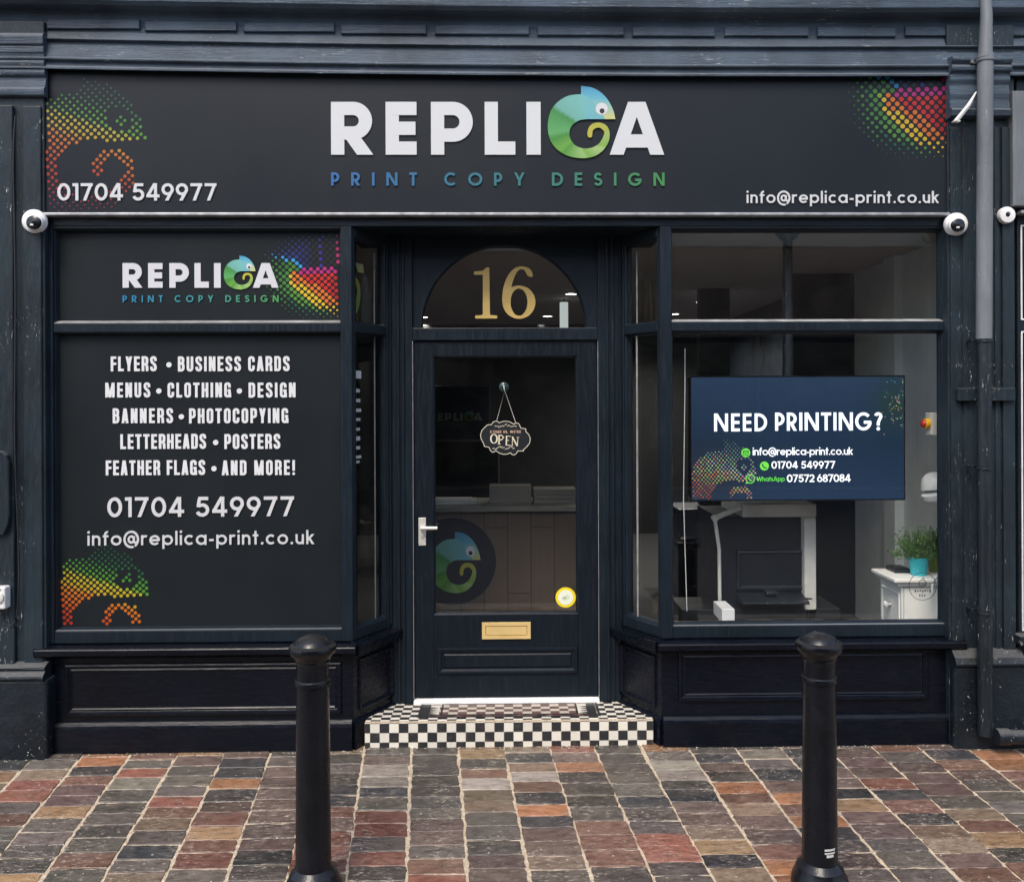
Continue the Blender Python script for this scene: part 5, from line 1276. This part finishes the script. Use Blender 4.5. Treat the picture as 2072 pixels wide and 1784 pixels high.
ld = MB(); a0, a1, c0_, c1_ = R(1380, 1700, 1250, 1300, .62); ld.box(a0, a1, .62, .95, FZ, pt(1470, 1252, YK - .3).z - .02); tag(ld.build("low_shelf", "interior_dark", bevel=.004), "low dark shelf just inside the right window carrying the white carton", "shelf")
# tall dark cupboards further back
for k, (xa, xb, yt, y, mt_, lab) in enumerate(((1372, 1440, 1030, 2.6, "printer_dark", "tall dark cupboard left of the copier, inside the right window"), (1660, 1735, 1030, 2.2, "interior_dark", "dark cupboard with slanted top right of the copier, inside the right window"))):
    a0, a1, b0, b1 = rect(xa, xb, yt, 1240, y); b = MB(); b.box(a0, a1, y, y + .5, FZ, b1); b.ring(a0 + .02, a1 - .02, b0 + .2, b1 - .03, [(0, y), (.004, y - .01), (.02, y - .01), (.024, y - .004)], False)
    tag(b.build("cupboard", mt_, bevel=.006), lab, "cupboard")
b = MB(); a0, a1, c0_, c1_ = R(1437, 1452, 1100, 1135, 1.7); b.box(a0, a1, 1.7, 1.9, c0_ - .0, c1_); b.box(a0 - .02, a1 + .03, 1.65, 2.0, FZ, c0_); tag(b.build("paper_rack", "cream_plastic", bevel=.004), "pale stack of paper on a rack behind the copier's left arm", "paper rack")

# white cabinet, plants, lamp and switch by the right wall
YA = .33
cb_ = thing("cabinet", "white bedside cabinet with a round knob in the right window's lower right corner", "cabinet", (2.2, YA, FZ))
xa = XX(1824, YA, 1200); zt_c = pt(1850, 1168, YA).z; xw = XRW; ye = YA + .27
b = MB(); b.box(xa, xw - .01, YA, ye, FZ, zt_c - .03); b.ring(xa + .012, xw - .03, FZ + .1, zt_c - .05, [(0, YA), (.003, YA + .0), (.006, YA - .002)], False); b.build("body", "cabinet_white", cb_, bevel=.004)
b = MB(); b.box(xa - .055, xw - .005, YA - .04, ye, zt_c - .022, zt_c); b.box(xa - .03, xw - .005, YA - .02, ye, zt_c - .045, zt_c - .022); b.build("top", "cabinet_white", cb_, bevel=.006)
b = MB(); kz = pt(1812, 1216, YA + .2).z; b.lathe([(.006, 0), (.007, -.018), (.018, -.026), (.020, -.034), (.014, -.042), (.0005, -.044)], (xa, YA + .13, kz), 'x', 20); b.build("knob", "white_plastic", cb_, smooth=50)
b = MB(); a0 = xa + .0; 
b.ring(0, .5, FZ + .25, zt_c - .1, [(0, 0), (.003, -.004), (.014, -.004), (.018, 0)]); b.T = None
ol = MB(lambda p: Vector((xa + p.y, YA + .05 + p.x, p.z))); ol.ring(-.03, .20, FZ + .3, zt_c - .09, [(0, 0), (.003, -.005), (.012, -.005), (.016, 0)]); ol.build("drawer_front", "cabinet_white", cb_)
def plant(label, xd, ybase, y, potmat, w_px, h_px, seed, n, spread):
    p = pt(xd, ybase, y); z0 = zt_c; s = (4.39 + y) / F; r0 = w_px / 2 * s; h = h_px * s
    t = thing("potted_plant", label, "potted plant", (p.x, y, z0), "leafy pot plants on the white cabinet")
    b = MB(); b.lathe([(r0 * .74, 0), (r0 * .78, .002), (r0, h), (r0 * .93, h), (r0 * .9, h - .012)], (p.x, y, z0), 'z', 28); b.build("pot", potmat, t, smooth=40)
    b = MB(); b.lathe([(r0 * .9, h - .014), (.0005, h - .012)], (p.x, y, z0), 'z', 20); b.build("soil", "soil", t)
    rr = random.Random(seed); lf = MB()
    for i in range(n):
        az, el = rr.uniform(0, 2 * math.pi), rr.uniform(.25, 1.45); ln = spread * rr.uniform(.55, 1.0)
        st0 = Vector((p.x + rr.uniform(-.5, .5) * r0, y + rr.uniform(-.5, .5) * r0, z0 + h - .015)); d = Vector((math.cos(az) * math.cos(el), math.sin(az) * math.cos(el) * .7, math.sin(el)))
        pts = [st0 + d * (ln * k / 5) - Vector((0, 0, .25 * ln * (k / 5) ** 2 * math.cos(el))) for k in range(6)]
        lf.tube(pts, .0011, 4, (.04, .09, .02))
        for k in range(1, 6):
            for _ in range(5):
                c_ = pts[k] + Vector((rr.gauss(0, .007), rr.gauss(0, .007), rr.gauss(0, .007))); dd = (d + Vector((rr.uniform(-1, 1), rr.uniform(-1, 1), rr.uniform(-.4, 1)))).normalized()
                sd2 = dd.cross(Vector((rr.uniform(-1, 1), rr.uniform(-1, 1), rr.uniform(-1, 1)))).normalized(); L_ = rr.uniform(.012, .024); g_ = rr.uniform(.6, 1.5)
                lf.add([c_, c_ + dd * L_ * .5 + sd2 * .0028, c_ + dd * L_, c_ + dd * L_ * .5 - sd2 * .0028], [(0, 1, 2, 3)], (.075 * g_, .17 * g_, .030 * g_))
    lf.build("foliage", "leaf_green", t)
plant("bushy green plant in a turquoise pot on the white cabinet", 1859, 1168, .40, "turquoise_pot", 40, 37, 3, 120, .20)
plant("bushy green plant in a lime pot behind the turquoise one", 1892, 1160, .50, "lime_pot", 30, 36, 9, 90, .18)
b = MB(); a0, a1, c0_, c1_ = rect(1795, 1828, 1158, 1166, .55); b.box(a0, a1, .45, .57, zt_c, zt_c + .022); b.box(a0 + .01, a1 - .01, .46, .56, zt_c + .022, zt_c + .028); tag(b.build("card_reader", "printer_dark", bevel=.005), "small flat dark device lying on the white cabinet's left side", "device")
wc = MB(); wc.tube(dense([tuple(pt(1912, 1160, .30)), tuple(pt(1898, 1163, .29)), tuple(pt(1888, 1176, .28)), tuple(pt(1886, 1200, .275))], 5), .006, 8); tag(wc.build("white_cable", "white_plastic", smooth=60), "white cable curving over the white cabinet's front edge", "cable")
# lamp
YLp = .36; c = pt(1892, 985, YLp)
lp = thing("spot_lamp", "white two-tier metal lamp shade at the right window's edge, above the plants", "lamp", c)
s = (4.39 + YLp) / F
axis = Matrix.Rotation(rad(-14), 3, 'Y')
b = MB(lambda p: axis @ p + c); b.lathe([(.010 , .085), (26 * s * .45, .078), (27 * s * .8, .055), (29 * s, .004), (29 * s, .0), (20 * s, -.004), (18 * s, -.012)], (0, 0, 0), 'z', 32); b.build("upper_shade", "lamp_white", lp, smooth=35)
b = MB(lambda p: axis @ p + c); b.lathe([(18 * s, -.012), (22 * s, -.020), (26 * s, -.028), (26 * s, -.052), (24 * s, -.062), (.0005, -.060)], (-.012, 0, -.004), 'z', 32); b.build("lower_shade", "lamp_white", lp, smooth=35)
b = MB(); b.tube([c + Vector((.02, 0, .08)), c + Vector((.03, 0, .55)), c + Vector((.06, -.02, .62))], .009, 10); b.tube([c + Vector((.06, -.02, .62)), Vector((XX(1903, .32) + .05, .33, c.z + .62))], .009, 10); b.build("stem", "lamp_white", lp, smooth=50)
# isolator switch on the pier
c = pt(1884, 857, .19); c.x += .022; sw = thing("isolator_switch", "red and yellow rotary isolator switch on a grey box at the right window's edge", "switch", c)
xpier = XX(1903, .32)
b = MB(); b.box(c.x - .022, xpier + .001, .185, .255, c.z - .062, c.z + .058); b.build("box", "cream_plastic", sw, bevel=.004)
b = MB(); b.lathe([(.028, 0), (.028, -.022), (.025, -.024), (.0005, -.024)], (c.x - .022, .215, c.z), 'x', 28); b.build("collar", "yellow_plastic", sw, smooth=40)
b = MB(); b.lathe([(.021, 0), (.019, -.012), (.012, -.018), (.0005, -.019)], (c.x - .046, .215, c.z), 'x', 24); b.build("knob", "red_plastic", sw, smooth=40)
# round outline sticker on the right window glass
YG = .0455
gs = MB(); c = pt(1867, 1186, YG); s = (4.39 + YG) / F; K2 = (.03, .03, .032)
ringp = lambda r_, cx=c.x, cz=c.z, n=40: [(cx + r_ * math.cos(2 * math.pi * i / n), cz + r_ * math.sin(2 * math.pi * i / n)) for i in range(n)]
gs.ribbon(ringp(28 * s), 1.1 * s, YG, .001, True, K2); gs.ribbon(ringp(7.5 * s, c.x, c.z + 6 * s, 20), 1.2 * s, YG, .001, True, K2)
gs.ribbon([(c.x - 3 * s, c.z + 13 * s), (c.x + 1 * s, c.z + 18 * s), (c.x + 4 * s, c.z + 14 * s)], 1.1 * s, YG, .001, False, K2); gs.ribbon([(c.x - 4 * s, c.z + 4 * s), (c.x, c.z + 1.5 * s), (c.x + 5 * s, c.z + 4 * s)], 1.1 * s, YG, .001, False, K2)
for k in range(7): gs.box(c.x + (-16 + k * 5) * s, c.x + (-13.5 + k * 5) * s, YG, YG + .001, c.z - (12 - (k % 3)) * s, c.z - (7 + (k % 2)) * s, K2)
for k in range(3): gs.box(c.x + (-7 + k * 5) * s, c.x + (-5 + k * 5) * s, YG, YG + .001, c.z - 21 * s, c.z - 16 * s, K2)
gs.build("window_sticker", "printed_vinyl", frt)

# ================================================================== ACROSS THE STREET (seen only as reflections in the glass)
op_ = thing("brick_building", "red brick terrace across the street, mirrored dimly in the right window's top light", "building", (0, -16, rz))
b = MB(); b.box(-14, 14, -20, -16, rz, 7.2); b.build("wall", "red_brick", op_)
b = MB(); b.box(-14.2, 14.2, -16.0, -15.9, 5.45, 7.2); b.box(-14.2, 14.2, -16.0, -15.8, 7.2, 7.5); b.build("cornice", "pale_stone", op_, bevel=.02)
b = MB(); b.ext([(-15.7, 7.5), (-20, 7.5), (-20, 9.6)], -14.2, 14.2); b.build("roof", "slate_roof", op_)
for k in range(7):
    x = -12 + 4 * k
    b = MB(); b.ring(x - 1.95, x + 1.95, rz + .1, 3.3, [(0, -15.99), (0, -15.92), (.12, -15.92), (.12, -15.97)]); w_ = b.build("shop_window", "navy_paint", op_)
    b = MB(); b.box(x - 1.84, x + 1.84, -15.985, -15.975, rz + .2, 3.2); b.build("pane", "black_lens", w_)
